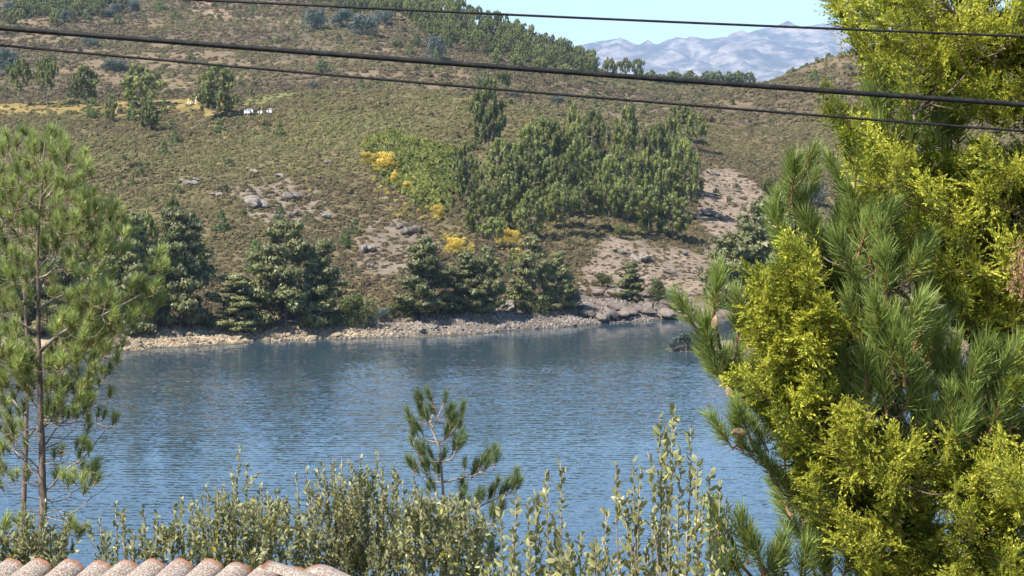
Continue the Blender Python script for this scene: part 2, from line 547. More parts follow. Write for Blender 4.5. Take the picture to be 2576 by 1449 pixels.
tag(obj("hillside", mesh_np("hillside", V, quads, M_LAND, smooth=True, col=col)), "heather covered hillside rising from the far shore of the lake", "hillside", kind="structure")

# near bank, under the house and the trees
gx, gy = np.linspace(-75, 75, 101), np.concatenate([np.linspace(-60, 60, 91), [80, 110, 131]])
GX, GY = np.meshgrid(gx, gy, indexing='ij')
GZ = np.interp(GY, *NEARY) + (fbm(GX / 4 + 7, GY / 4, 4) - 0.5) * 0.7
V2 = np.stack([GX.ravel(), GY.ravel(), GZ.ravel()], 1)
I, J = np.meshgrid(np.arange(len(gx) - 1), np.arange(len(gy) - 1), indexing='ij')
a = (I * len(gy) + J).ravel()
c2 = np.array([0.12, 0.105, 0.05]) * (0.6 + 0.8 * fbm(V2[:, 0] / 2, V2[:, 1] / 2, 3)[:, None])
tag(obj("ground", mesh_np("ground", V2, np.stack([a, a + len(gy), a + len(gy) + 1, a + 1], 1), M_LAND, smooth=True, col=c2)), "sloping grassy bank below the house", "ground", kind="structure")

# lake
def water_mat():
    m, nt, b = newmat("lake_water")
    tc = N(nt, "ShaderNodeTexCoord")
    b.inputs["Base Color"].default_value = (0.036, 0.060, 0.075, 1)
    b.inputs["Roughness"].default_value = 0.07
    b.inputs["IOR"].default_value = 1.333
    def mapped(sx, sy, rot):
        mp = N(nt, "ShaderNodeMapping")
        mp.inputs["Scale"].default_value = (sx, sy, 1)
        mp.inputs["Rotation"].default_value = (0, 0, rot)
        nt.links.new(tc.outputs["Object"], mp.inputs[0])
        return mp.outputs[0]
    big = noise(nt, 1.0, 2, 0.5, mapped(0.014, 0.055, 0.10))
    mid = noise(nt, 1.0, 2, 0.5, mapped(0.10, 0.22, -0.2))
    sp = N(nt, "ShaderNodeSeparateXYZ")
    nt.links.new(tc.outputs["Object"], sp.inputs[0])
    # wind over the lake: sheltered under the far bank, a rough lane in the middle, a calm lane this side of it
    yy = math_n(nt, 'ADD', sp.outputs[1], math_n(nt, 'ADD', math_n(nt, 'MULTIPLY', math_n(nt, 'SUBTRACT', big, 0.5), 30.0), math_n(nt, 'MULTIPLY', sp.outputs[0], -0.10)))
    lanes = ramp(nt, maprange(nt, yy, 60.0, 200.0, 0.0, 1.0), [(0.0, (0.55,) * 3), (0.27, (0.48,) * 3), (0.34, (0.32,) * 3), (0.40, (0.85,) * 3), (0.55, (0.85,) * 3), (0.64, (0.42,) * 3), (0.76, (0.22,) * 3), (1.0, (0.14,) * 3)])
    amp = math_n(nt, 'MULTIPLY', lanes, maprange(nt, mid, 0.3, 0.7, 0.75, 1.3))
    def slopes(sx, sy, rot, k, detail):
        n = N(nt, "ShaderNodeTexNoise")
        n.inputs["Scale"].default_value = 1.0
        n.inputs["Detail"].default_value = detail
        nt.links.new(mapped(sx, sy, rot), n.inputs["Vector"])
        a = N(nt, "ShaderNodeVectorMath", operation='SUBTRACT')
        nt.links.new(n.outputs["Color"], a.inputs[0])
        a.inputs[1].default_value = (0.5, 0.5, 0.5)
        b2 = N(nt, "ShaderNodeVectorMath", operation='MULTIPLY')
        nt.links.new(a.outputs[0], b2.inputs[0])
        b2.inputs[1].default_value = (k * 0.8, k, 0)
        return b2.outputs[0]
    def vadd(a, c):
        v = N(nt, "ShaderNodeVectorMath", operation='ADD')
        nt.links.new(a, v.inputs[0]); nt.links.new(c, v.inputs[1])
        return v.outputs[0]
    sl = vadd(slopes(3.2, 5.2, 0.12, 0.48, 3), slopes(0.7, 1.5, -0.10, 0.20, 2))
    # long low swell lines from the left, clearest on the near water
    wv_ = N(nt, "ShaderNodeTexWave", wave_type='BANDS', bands_direction='Y')
    wv_.inputs["Scale"].default_value = 0.42
    wv_.inputs["Distortion"].default_value = 3.0
    wv_.inputs["Detail"].default_value = 2.0
    wv_.inputs["Detail Scale"].default_value = 0.6
    nt.links.new(mapped(0.55, 1.0, 0.10), wv_.inputs["Vector"])
    cx_ = N(nt, "ShaderNodeCombineXYZ")
    nt.links.new(math_n(nt, 'MULTIPLY', math_n(nt, 'SUBTRACT', wv_.outputs["Fac"], 0.5), 0.10), cx_.inputs[1])
    sl = vadd(sl, cx_.outputs[0])
    sc2 = N(nt, "ShaderNodeVectorMath", operation='SCALE')
    nt.links.new(sl, sc2.inputs[0]); nt.links.new(amp, sc2.inputs["Scale"])
    geo = N(nt, "ShaderNodeNewGeometry")
    nn = N(nt, "ShaderNodeVectorMath", operation='NORMALIZE')
    nt.links.new(vadd(geo.outputs["Normal"], sc2.outputs[0]), nn.inputs[0])
    nt.links.new(nn.outputs[0], b.inputs["Normal"])
    return m
M_WATER = water_mat()
wv = [(-190, 40, 0), (190, 40, 0), (190, 300, 0), (-190, 300, 0)]
tag(obj("water", mesh_np("water", wv, [(0, 1, 2, 3)], M_WATER)), "rippled blue lake between the two banks", "lake", kind="structure")

# far granite mountains
mxs, mys = np.linspace(-5200, 5200, 261), np.concatenate([np.linspace(1000, 5800, 20), np.linspace(6000, 9600, 150)])
MX, MY = np.meshgrid(mxs, mys, indexing='ij')
sil = [(-2500, 150), (0, 120), (900, 150), (1300, 150), (1400, 140), (1455, 128), (1500, 110), (1560, 103), (1600, 113), (1660, 127), (1730, 104), (1765, 106), (1850, 92), (1900, 82), (1980, 74), (2060, 66), (2120, 78), (2300, 60), (2576, 90), (5000, 120)]
spx = 1288 + F * MX / MY
top = np.interp(spx, [s[0] for s in sil], [s[1] for s in sil])
ztop = CAM_Z + (380 - top) / F * 8600
prof = np.interp(MY, [1000, 3500, 6000, 7000, 7700, 8600, 9200, 9600], [0.01, 0.10, 0.28, 0.50, 0.70, 1.0, 0.88, 0.8])
rid = 1 - np.abs(2 * fbm(MX / 700 + 3, MY / 700, 5) - 1)
MZ = ztop * prof + (fbm(MX / 75 + 9, MY / 75, 3) - 0.5) * 45 * sstep(5500, 7000, MY) * (1 - 0.7 * sstep(8200, 8600, MY)) + (rid - 0.75) * 200 * sstep(5500, 7000, MY) * (1 - 0.85 * sstep(8100, 8600, MY)) + (fbm(MX / 160, MY / 160, 4) - 0.5) * 190 * sstep(5500, 7000, MY) * (1 - 0.55 * sstep(8200, 8600, MY))
V3 = np.stack([MX.ravel(), MY.ravel(), MZ.ravel()], 1)
I, J = np.meshgrid(np.arange(len(mxs) - 1), np.arange(len(mys) - 1), indexing='ij')
a = (I * len(mys) + J).ravel()
m_mt, nt, b = newmat("granite_mountain")
tc = N(nt, "ShaderNodeTexCoord")
mp = N(nt, "ShaderNodeMapping")
mp.inputs["Scale"].default_value = (1, 1, 2.2)
mp.inputs["Rotation"].default_value = (0, 0.35, 0)
nt.links.new(tc.outputs["Object"], mp.inputs[0])
n1 = noise(nt, 0.0085, 10, 0.72, mp.outputs[0])
nt.links.new(ramp(nt, n1, [(0.40, (0.07, 0.068, 0.064)), (0.485, (0.12, 0.108, 0.10)), (0.53, (0.22, 0.185, 0.16)), (0.62, (0.34, 0.285, 0.24))]), b.inputs["Base Color"])
b.inputs["Roughness"].default_value = 0.95
tag(obj("mountain", mesh_np("mountain", V3, np.stack([a, a + len(mys), a + len(mys) + 1, a + 1], 1), m_mt, smooth=True)), "hazy pale granite mountain range on the skyline", "mountain", kind="structure")

# the air
def haze():
    x0, x1, y0, y1, z0, z1 = -5400, 5400, -90, 9800, -6.0, float(MZ.max()) + 25
    v = [(x, y, z) for x in (x0, x1) for y in (y0, y1) for z in (z0, z1)]
    f = [(0, 1, 3, 2), (4, 6, 7, 5), (0, 4, 5, 1), (2, 3, 7, 6), (0, 2, 6, 4), (1, 5, 7, 3)]
    m = bpy.data.materials.new("haze_air")
    m.use_nodes = True
    nt = m.node_tree
    nt.nodes.remove(nt.nodes["Principled BSDF"])
    pv = nt.nodes.new("ShaderNodeVolumePrincipled")
    pv.inputs["Color"].default_value = (0.48, 0.70, 1.0, 1)
    pv.inputs["Density"].default_value = 0.00009
    pv.inputs["Anisotropy"].default_value = 0.0
    nt.links.new(pv.outputs[0], nt.nodes["Material Output"].inputs["Volume"])
    o = obj("haze", mesh_np("haze", v, f, m))
    tag(o, "thin blue summer haze in the valley air", "haze", kind="stuff")
haze()

# ------------------------------------------------------------------ scattered ground cover (heather, bracken)
BL_V = np.array([(-0.5, 0, 0), (0.5, 0, 0), (0.0, 0.08, 1.0)])
BL_T = np.array([(0, 1, 2)])
def blades(mb, pos, d, ln, wd, tint, rng):
    M = frames(d, rng)
    n = len(pos)
    TV = BL_V
    V = np.einsum('nij,kj->nki', M * np.stack([np.full(n, 1.0) * wd, np.full(n, 1.0) * ln, np.full(n, 1.0) * ln], 1)[:, None, :], TV) + pos[:, None]
    T = BL_T[None] + (np.arange(n) * 3)[:, None, None]
    c = np.repeat(np.asarray(tint)[:, None], 3, 1) + np.array([[-0.12, -0.12, 0.15]])
    mb.add(V.reshape(-1, 3), T.reshape(-1, 3), c.ravel())

def shell(mb, pos, u, ln, wd, tint, rng, lift=0.9, jit=0.35):
    """blades lying on the rounded outside of a clump, tips turned up"""
    n = len(pos)
    u = u + rng.normal(0, jit, u.shape)
    u /= np.linalg.norm(u, axis=1, keepdims=True) + 1e-9
    d = np.array([[0, 0, lift]]) + rng.normal(0, 0.45, (n, 3)) + 0.35 * u
    d = d - 0.75 * u * (d * u).sum(1, keepdims=True)
    d /= np.linalg.norm(d, axis=1, keepdims=True) + 1e-9
    y = u - d * (u * d).sum(1, keepdims=True)
    y /= np.linalg.norm(y, axis=1, keepdims=True) + 1e-9
    x = np.cross(y, d)
    M = np.stack([x, y, d], 2)
    V = np.einsum('nij,kj->nki', M * np.stack([wd, ln, ln], 1)[:, None, :], BL_V - np.array([0, 0, 0.4])) + pos[:, None]
    T = BL_T[None] + (np.arange(n) * 3)[:, None, None]
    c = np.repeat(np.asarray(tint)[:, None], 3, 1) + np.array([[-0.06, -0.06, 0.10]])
    mb.add(V.reshape(-1, 3), T.reshape(-1, 3), c.ravel())

PROTO = bpy.data.collections.new("cover_shapes")
def clump_mesh(name, mat, rng, nb=110, w=0.62, h=0.38, bl=0.19, bw=0.06, flat=0.6):
    """a low cushion of small upright leafy shoots, one unit wide"""
    mb = MB()
    th, r = rng.uniform(0, 2 * np.pi, nb), np.sqrt(rng.random(nb)) * w * 0.8
    lump = 0.75 + 0.35 * np.sin(th * rng.integers(2, 4) + rng.random() * 6)
    r = r * lump
    z = h * (1 - (r / (w * 0.95)) ** 2).clip(0.02) * rng.uniform(0.45, 1.0, nb)
    pos = np.stack([r * np.cos(th), r * np.sin(th), z], 1)
    d = np.stack([np.cos(th) * r / w * 1.1, np.sin(th) * r / w * 1.1, np.full(nb, flat)], 1) + rng.normal(0, 0.35, (nb, 3))
    u = np.stack([np.cos(th) * r / w * 1.3, np.sin(th) * r / w * 1.3, 0.25 + z / h], 1)
    shell(mb, pos, u, bl * rng.uniform(0.7, 1.3, nb), bw * 2.0 * rng.uniform(0.7, 1.3, nb), 0.42 + rng.normal(0, 0.08, nb), rng, 0.6, 0.45)
    return mb.mesh(name, mat)

def scatter(name, X, Y, Z, size, tone, protos, label, cat):
    n = len(X)
    me = bpy.data.meshes.new(name)
    me.vertices.add(n)
    me.vertices.foreach_set("co", np.stack([X, Y, Z], 1).astype(np.float32).ravel())
    for nm, tp, arr in (("size", 'FLOAT', size), ("tone", 'FLOAT', tone), ("spin", 'FLOAT', R.uniform(0, 6.28, n)), ("pick", 'INT', R.integers(0, len(protos), n))):
        at = me.attributes.new(nm, tp, 'POINT')
        at.data.foreach_set("value", np.asarray(arr, np.int32 if tp == 'INT' else np.float32))
    o = obj(name, me)
    ng = bpy.data.node_groups.new(name + "_cover", 'GeometryNodeTree')
    ng.interface.new_socket("Geometry", in_out='INPUT', socket_type='NodeSocketGeometry')
    ng.interface.new_socket("Geometry", in_out='OUTPUT', socket_type='NodeSocketGeometry')
    gi, go = ng.nodes.new("NodeGroupInput"), ng.nodes.new("NodeGroupOutput")
    jn = ng.nodes.new("GeometryNodeGeometryToInstance")
    for p in reversed(protos):
        oi = ng.nodes.new("GeometryNodeObjectInfo")
        oi.inputs["Object"].default_value = p
        ng.links.new(oi.outputs["Geometry"], jn.inputs[0])
    ip = ng.nodes.new("GeometryNodeInstanceOnPoints")
    ip.inputs["Pick Instance"].default_value = True
    def attr(nm, tp):
        q = ng.nodes.new("GeometryNodeInputNamedAttribute")
        q.data_type = tp
        q.inputs["Name"].default_value = nm
        return q.outputs["Attribute"]
    cx = ng.nodes.new("ShaderNodeCombineXYZ")
    ng.links.new(attr("spin", 'FLOAT'), cx.inputs[2])
    ng.links.new(gi.outputs[0], ip.inputs["Points"])
    ng.links.new(jn.outputs[0], ip.inputs["Instance"])
    ng.links.new(attr("pick", 'INT'), ip.inputs["Instance Index"])
    ng.links.new(cx.outputs[0], ip.inputs["Rotation"])
    ng.links.new(attr("size", 'FLOAT'), ip.inputs["Scale"])
    ng.links.new(ip.outputs[0], go.inputs[0])
    md = o.modifiers.new("cover", 'NODES')
    md.node_group = ng
    tag(o, label, cat, kind="stuff")
    return o

def proto(name, me):
    o = bpy.data.objects.new(name, me)
    PROTO.objects.link(o)
    return o
rg = np.random.default_rng(11)
HP = [proto("heather_shape", clump_mesh("heather_shape", M_HEATHER, rg)) for _ in range(4)]
BP = [proto("bracken_shape", clump_mesh("bracken_shape", M_BRACKEN, rg, 70, 0.6, 0.6, 0.32, 0.10, 0.5)) for _ in range(3)]

def land_points(n, y0, y1, tmax=0.43):
    # uniform over area of the wedge in view, plus a margin
    y = np.sqrt(R.uniform(y0 * y0, y1 * y1, n))
    t = R.uniform(-tmax, tmax, n)
    x = t * y
    return x, y, ground(x, y)
x, y, z = land_points(98000, 156, 345)
x2, y2, z2 = land_points(84000, 345, 735)
x, y, z = np.concatenate([x, x2]), np.concatenate([y, y2]), np.concatenate([z, z2])
px, py, mk = cover(x, y, z)
keep = (z > 0.8) & ~mk["shore"] & ~(mk["earth"] & (R.random(len(x)) < 0.44)) & ~(mk["trail"] & (R.random(len(x)) < 0.6)) & ~(mk["stony"] & (R.random(len(x)) < 0.60))
keep &= ~(mk["dry"] & (R.random(len(x)) < 0.72)) & ~(mk["grassy"] & (R.random(len(x)) < 0.6)) & ~(mk["fern"] & (R.random(len(x)) < 0.5)) & (py > -70)
bare = (y > 345) & (fbm(x / 14 + 3, y / 14, 3) > 0.68) & (R.random(len(x)) < 0.6)
keep &= ~bare
x, y, z, px, py = x[keep], y[keep], z[keep], px[keep], py[keep]
far_ = y > 345
size = np.where(far_, R.uniform(0.8, 1.8, len(x)), R.uniform(0.5, 1.15, len(x))) * (0.75 + 0.5 * fbm(x / 9, y / 9, 3))
size = np.where(mk["earth"][keep], size * R.uniform(0.35, 0.8, len(x)), size)
big = R.random(len(x)) < 0.018
size = np.where(big, size * R.uniform(1.4, 2.0, len(x)), size)
tone = 0.43 + (fbm(x / 22 + 31, y / 22, 3) - 0.5) * 0.62 + R.normal(0, 0.055, len(x)) + 0.10 * sstep(500, 260, py) * (~far_) - 0.06 * far_ - 0.10 * sstep(520, 700, py) - 0.15 * mk["earth"][keep]
scatter("heather", x, y, z - 0.08, size, tone, HP, "brown and olive heather carpeting the hillsides beyond the lake", "heather")
# dark gorse cushions standing out of the heather
M_GORSE = foliage_mat("gorse_leaves", [(0.0, (0.06, 0.060, 0.028)), (0.5, (0.120, 0.122, 0.050)), (1.0, (0.19, 0.19, 0.07))], 0.1, 0.6, 0.2, 0.25, True)
GP = [proto("gorse_shape", clump_mesh("gorse_shape", M_GORSE, rg, 130, 0.55, 0.75, 0.17, 0.05, 0.8)) for _ in range(3)]
xg, yg_, zg = land_points(5200, 175, 700)
pxg, pyg, mg = cover(xg, yg_, zg)
kg = (fbm(xg / 18 + 60, yg_ / 18, 3) + R.normal(0, 0.06, len(xg)) > 0.54) & ~mg["fern"] & ~mg["shore"] & (zg > 1.2)
xg, yg_, zg = xg[kg], yg_[kg], zg[kg]
scatter("gorse", xg, yg_, zg - 0.06, R.uniform(0.6, 1.6, len(xg)) ** 1.2 * np.where(yg_ > 345, 1.35, 1.0), R.uniform(0.25, 0.8, len(xg)), GP, "dark green gorse cushions dotted through the heather", "gorse")
# bracken and yellowing fern on the slope
x, y, z = land_points(34000, 190, 330, 0.16)
px, py, mk = cover(x, y, z)
k = mk["fern"] & (R.random(len(x)) < 0.30 + 0.75 * sstep(0.40, 0.58, fbm(x / 3.5 + 77, y / 3.5, 3)))
x, y, z = x[k], y[k], z[k]
scatter("bracken", x, y, z - 0.05, R.uniform(0.8, 1.5, len(x)), 0.55 + (fbm(x / 6, y / 6, 3) - 0.5) * 0.8 + R.normal(0, 0.1, len(x)), BP, "green bracken patch on the slope beside the pine grove", "bracken")

YP = [proto("fern_shape", clump_mesh("fern_shape", foliage_mat("yellow_fern_leaves", [(0.0, (0.17, 0.16, 0.04)), (0.4, (0.38, 0.31, 0.07)), (0.75, (0.60, 0.45, 0.13)), (1.0, (0.58, 0.36, 0.17))], 0.3, 0.5, 0.2, 0.2, True), rg, 26, 0.7, 0.6, 0.36, 0.11, 0.5)) for _ in range(3)]
fx, fy, fz = [], [], []
for poly, n in (([(895, 372), (960, 360), (1005, 400), (1000, 452), (950, 440)], 60), ([(1000, 460), (1050, 470), (1040, 500), (1000, 490)], 14), ([(1072, 525), (1115, 535), (1108, 565), (1080, 555)], 24), ([(1105, 585), (1190, 610), (1190, 650), (1120, 640)], 60), ([(1235, 570), (1312, 580), (1312, 640), (1290, 660), (1245, 620)], 50), ([(1285, 635), (1312, 640), (1312, 675), (1290, 670)], 16), ([(850, 400), (900, 420), (1080, 560), (1000, 560)], 40), ([(440, 300), (760, 300), (1100, 480), (800, 560), (500, 500)], 26)):
    for a, b_ in sample_poly(poly, n):
        p = hit(a, b_)
        fx.append(p[0]); fy.append(p[1]); fz.append(p[2] + 0.3)
fx, fy, fz = np.array(fx), np.array(fy), np.array(fz)
scatter("yellow_ferns", fx, fy, fz, R.uniform(0.25, 0.75, len(fx)), R.uniform(0.2, 0.8, len(fx)), YP, "scattered yellowing fern and vine leaves on the slope", "fern")

# ------------------------------------------------------------------ far trees
_g = (1 + 5 ** 0.5) / 2
ICO_V = np.array([(-1, _g, 0), (1, _g, 0), (-1, -_g, 0), (1, -_g, 0), (0, -1, _g), (0, 1, _g), (0, -1, -_g), (0, 1, -_g), (_g, 0, -1), (_g, 0, 1), (-_g, 0, -1), (-_g, 0, 1)]) / 1.9
ICO_T = np.array([(0, 11, 5), (0, 5, 1), (0, 1, 7), (0, 7, 10), (0, 10, 11), (1, 5, 9), (5, 11, 4), (11, 10, 2), (10, 7, 6), (7, 1, 8), (3, 9, 4), (3, 4, 2), (3, 2, 6), (3, 6, 8), (3, 8, 9), (4, 9, 5), (2, 4, 11), (6, 2, 10), (8, 6, 7), (9, 8, 1)])

def pine_crown(kind, seed):
    """crown and trunk of a far pine, one unit tall and about one unit wide"""
    rng = np.random.default_rng(seed)
    mb, tb = MB(), MB()
    lean = rng.normal(0, 0.025, 2)
    axis = lambda z: np.array([lean[0] * z + 0.012 * math.sin(z * 6 + seed), lean[1] * z, z])
    cl_p, cl_r, cl_d = [], [], []
    if kind in ("grove", "bare", "young"):
        lev = {"grove": 11, "bare": 8, "young": 8}[kind]
        zb = {"grove": 0.16, "bare": 0.40, "young": 0.06}[kind]
        for i in range(lev):
            f = i / (lev - 1)
            z0 = zb + (0.93 - zb) * f
            prof = (math.sin(math.pi * (0.20 + 0.74 * f)) ** 0.75 * (1.08 - 0.42 * f) if kind == "grove" else (1 - f) ** 0.7 * 1.05 if kind == "young" else math.sin(math.pi * (0.18 + 0.74 * f)) ** 0.8)
            nb = rng.integers(5, 8)
            a0 = rng.uniform(0, 6.28)
            for j in range(nb):
                if rng.random() < (0.24 if kind != "bare" else 0.22): continue
                an = a0 + j * 6.283 / nb + rng.normal(0, 0.25)
                rr = 0.5 * prof * rng.uniform(0.6, 1.12) + 0.03
                o = np.array([math.cos(an), math.sin(an), 0])
                rise = rng.uniform(0.25, 0.6)
                e = axis(z0) + o * rr + np.array([0, 0, rise * rr * 0.5])
                tv, tt = tube([axis(z0), axis(z0) + o * rr * 0.55 + np.array([0, 0, rise * rr * 0.12]), e], [0.008, 0.005, 0.003], 3)
                tb.add(tv, tt)
                m = max(1, int(round(rr / 0.19)))
                for q in range(m):
                    g = 1 - 0.62 * q / m
                    cl_p.append(axis(z0) + o * rr * g + np.array([0, 0, rise * rr * 0.5 * g * g]) + rng.normal(0, 0.022, 3))
                    cl_r.append(rng.uniform(0.055, 0.105))
                    cl_d.append(o * 0.55 + np.array([0, 0, 0.85]))
        for q in range(3):
            cl_p.append(axis(0.90 + 0.035 * q)); cl_r.append(0.045); cl_d.append(np.array([0, 0, 1.0]))
        nbl, ln, wd = 64, 0.52, 0.34
        if kind == "young":
            nbl, cl_r = 40, [r * 1.15 for r in cl_r]
    else:                                                    # layered dark pine, flat pads of needles
        lev = 10
        for i in range(lev):
            f = i / (lev - 1)
            z0 = 0.06 + 0.84 * f
            prof = (1 - f ** 1.5) * 0.88 * (0.82 + 0.18 * math.sin(min(1, f * 3) * 1.57)) + 0.12
            nb = rng.integers(4, 7)
            a0 = rng.uniform(0, 6.28)
            for j in range(nb):
                if rng.random() < 0.15: continue
                an = a0 + j * 6.283 / nb + rng.normal(0, 0.35)
                rr = 0.5 * prof * rng.uniform(0.55, 1.15)
                o = np.array([math.cos(an), math.sin(an), 0])
                dz = rng.uniform(-0.10, 0.45) * rr + 0.05 * f
                tv, tt = tube([axis(z0), axis(z0) + o * rr * 0.5 + np.array([0, 0, dz * 0.3]), axis(z0) + o * rr + np.array([0, 0, dz])], [0.010, 0.006, 0.003], 3)
                tb.add(tv, tt)
                m = max(1, int(round(rr / 0.10)))
                side = np.array([-o[1], o[0], 0])
                for q in range(m):
                    g = 1 - 0.7 * q / m
                    for s in range(2 if g > 0.5 else 1):
                        cl_p.append(axis(z0) + o * rr * g + side * rng.normal(0, 0.07) + np.array([0, 0, dz * g + rng.normal(0.012, 0.012)]))
                        cl_r.append(rng.uniform(0.062, 0.105)); cl_d.append(o * 0.6 + np.array([0, 0, 0.5]))
        for q in range(3):
            cl_p.append(axis(0.90 + 0.03 * q)); cl_r.append(0.05); cl_d.append(np.array([0, 0, 1.0]))
        nbl, ln, wd = 60, 0.46, 0.34
    cl_p, cl_r, cl_d = np.array(cl_p), np.array(cl_r), np.array(cl_d)
    n = len(cl_p)
    pos = np.repeat(cl_p, nbl, 0)
    rad = np.repeat(cl_r, nbl)
    u = rng.normal(0, 1, (n * nbl, 3))
    u /= np.linalg.norm(u, axis=1, keepdims=True)
    el = np.array([1.15, 1.15, 0.62]) if kind == "layer" else np.array([0.95, 0.95, 1.05])
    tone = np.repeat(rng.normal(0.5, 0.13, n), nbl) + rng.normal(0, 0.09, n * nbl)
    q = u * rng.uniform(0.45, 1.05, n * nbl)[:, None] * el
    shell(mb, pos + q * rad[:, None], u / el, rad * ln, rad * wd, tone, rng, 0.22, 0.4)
    # the dense twiggy heart of each clump
    cv = ICO_V * (1 + rng.normal(0, 0.18, ICO_V.shape))
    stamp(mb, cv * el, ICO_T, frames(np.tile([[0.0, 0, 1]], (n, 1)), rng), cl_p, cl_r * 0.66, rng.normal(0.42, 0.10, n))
    zt = np.linspace(0, 0.93, 7)
    tv, tt = tube([axis(q) + np.array([0, 0, -0.03 if q == 0 else 0]) for q in zt], np.interp(zt, [0, 0.1, 0.93], [0.024, 0.018, 0.004]), 6)
    tb.add(tv, tt)
    return mb, tb

def bush_crown(seed, nl=9, tall=1.0):
    rng = np.random.default_rng(seed)
    mb, tb = MB(), MB()
    for i in range(nl):
        an, r = rng.uniform(0, 6.28), 0.34 * math.sqrt(rng.random())
        h = rng.uniform(0.42, 0.85) * (1 - 0.6 * r)
        c = np.array([r * math.cos(an), r * math.sin(an), h])
        s = rng.uniform(0.15, 0.24)
        n = 240
        u = rng.normal(0, 1, (n, 3))
        u /= np.linalg.norm(u, axis=1, keepdims=True)
        rad = s * rng.uniform(0.55, 1.08, n)[:, None]
        pos = c + u * rad * np.array([1, 1, 1.05 * tall])
        pos[:, 2] = np.maximum(pos[:, 2], 0.02)
        shell(mb, pos, u, np.full(n, 0.07), np.full(n, 0.034), rng.normal(0.5, 0.13, n), rng, 0.7, 0.5)
        tv, tt = tube([np.array([0, 0, -0.03]), c * np.array([0.4, 0.4, 0.5]), c], [0.018, 0.012, 0.005], 4)
        tb.add(tv, tt)
    # skirt so that the bush meets the ground
    n = 500
    an, r = rng.uniform(0, 6.28, n), 0.42 * np.sqrt(rng.random(n))
    pos = np.stack([r * np.cos(an), r * np.sin(an), rng.uniform(0.03, 0.4, n)], 1)
    blades(mb, pos, np.stack([np.cos(an) * .5, np.sin(an) * .5, np.full(n, .6)], 1) + rng.normal(0, .4, (n, 3)), np.full(n, 0.08), np.full(n, 0.03), rng.normal(0.4, 0.13, n), rng)
    return mb, tb

def merged(mb, tb, name, fm, tm):
    out = MB()
    v, t, c = mb.arrays()
    out.add(v, t, c, 0)
    v, t, c = tb.arrays()
    out.add(v, t, c, 1)
    return out.mesh(name, [fm, tm])

LIB = {}
def lib(kind, mat, nvar, gen):
    LIB[kind] = []
    for s in range(nvar):
        mb, tb = gen(s)
        LIB[kind].append((mb.mesh(kind + "_crown", mat), tb.mesh(kind + "_trunk", M_BARKFAR), merged(mb, tb, kind + "_tree", mat, M_BARKFAR)))
lib("grove", M_GROVE, 6, lambda s: pine_crown("grove", 100 + s))
lib("layer", M_DARKPINE, 6, lambda s: pine_crown("layer", 200 + s))
lib("bare", M_GROVE, 5, lambda s: pine_crown("bare", 300 + s))
lib("young", M_YOUNG, 3, lambda s: pine_crown("young", 400 + s))
lib("grey", M_GREY, 3, lambda s: bush_crown(500 + s))
lib("olive", M_OLIVEBUSH, 3, lambda s: bush_crown(600 + s))
lib("yellow", M_YELLOW, 3, lambda s: bush_crown(700 + s, 5, 0.7))
_cnt = {}
def tree(kind, name, px, py, h, w, label, cat, group=None, parts=None, y=None, ymin=128, loc=None, slim=1.0):
    """a far tree whose foot shows at (px, py), h and w as they measure in the view"""
    p = loc if loc is not None else (hit(px, py, ymin) if y is None else P(px, py, y))
    s = p[1] / F
    _cnt[kind] = _cnt.get(kind, 0) + 1
    i = _cnt[kind] % len(LIB[kind])
    crown, trunk, both = LIB[kind][i]
    parts = (h >= 60) if parts is None else parts
    if parts:
        o = empty(name, p)
        obj("trunk", trunk, o)
        obj("crown", crown, o)
    else:
        o = obj(name, both)
        o.location = [float(c) for c in p]
    wk = {'grove': 1.12, 'bare': 0.98, 'young': 1.15, 'layer': 1.18}.get(kind, 1.0) * slim
    o.scale = (w * s * wk, w * s * wk, h * s * 1.02)
    o.rotation_euler = (0, 0, random.uniform(0, 6.28))
    tag(o, label, cat, group)
    return o

G_SH = "dark pines along the far shore"
for a in [
    (268, 832, 235, 130, "dark pine on the far shore, leftmost, showing through the near pine's branches"),
    (28, 840, 190, 130, "dark shore pine seen low behind the near pine's trunk"),
    (120, 842, 215, 130, "dark shore pine in the gap right of the near pine's trunk"),
    (195, 838, 200, 120, "dark shore pine behind the near pine's long low branches"),
    (335, 833, 285, 150, "broad dark shore pine standing second from the left, half hidden by the near pine"),
    (452, 826, 290, 165, "tall dark shore pine with layered boughs beside the near pine's right edge"),
    (590, 830, 135, 150, "low wide spreading dark pine between two taller shore pines"),
    (722, 826, 258, 185, "largest blue-green shore pine, with bare trunk showing at mid height"),
    (812, 818, 205, 120, "dark shore pine leaning against the largest one's right side"),
    (1072, 803, 200, 145, "flat-topped shore pine with one bare stem under its top"),
    (1180, 792, 150, 120, "shore pine with layered pads, right of the flat-topped one"),
    (1225, 790, 165, 80, "narrow shore pine above the pale jutting rocks"),
    (1338, 778, 175, 105, "grey-topped shore pine below the bright yellow bush"),
    (1402, 778, 140, 85, "dark green shore pine at the right end of the shore row"),
    (1586, 755, 92, 72, "small lone dark fir-shaped pine on the bare pink slope"),
    (1835, 775, 185, 120, "dark pine on the right-hand bank, leftmost of that clump"),
    (1895, 790, 268, 190, "tallest dark pine on the right-hand bank behind the close branches"),
    (1990, 800, 255, 170, "dark bank pine mostly hidden behind the golden conifer's lower boughs"),
]:
    tree("layer", "pine_tree", *a[:4], a[4], "pine tree", G_SH)

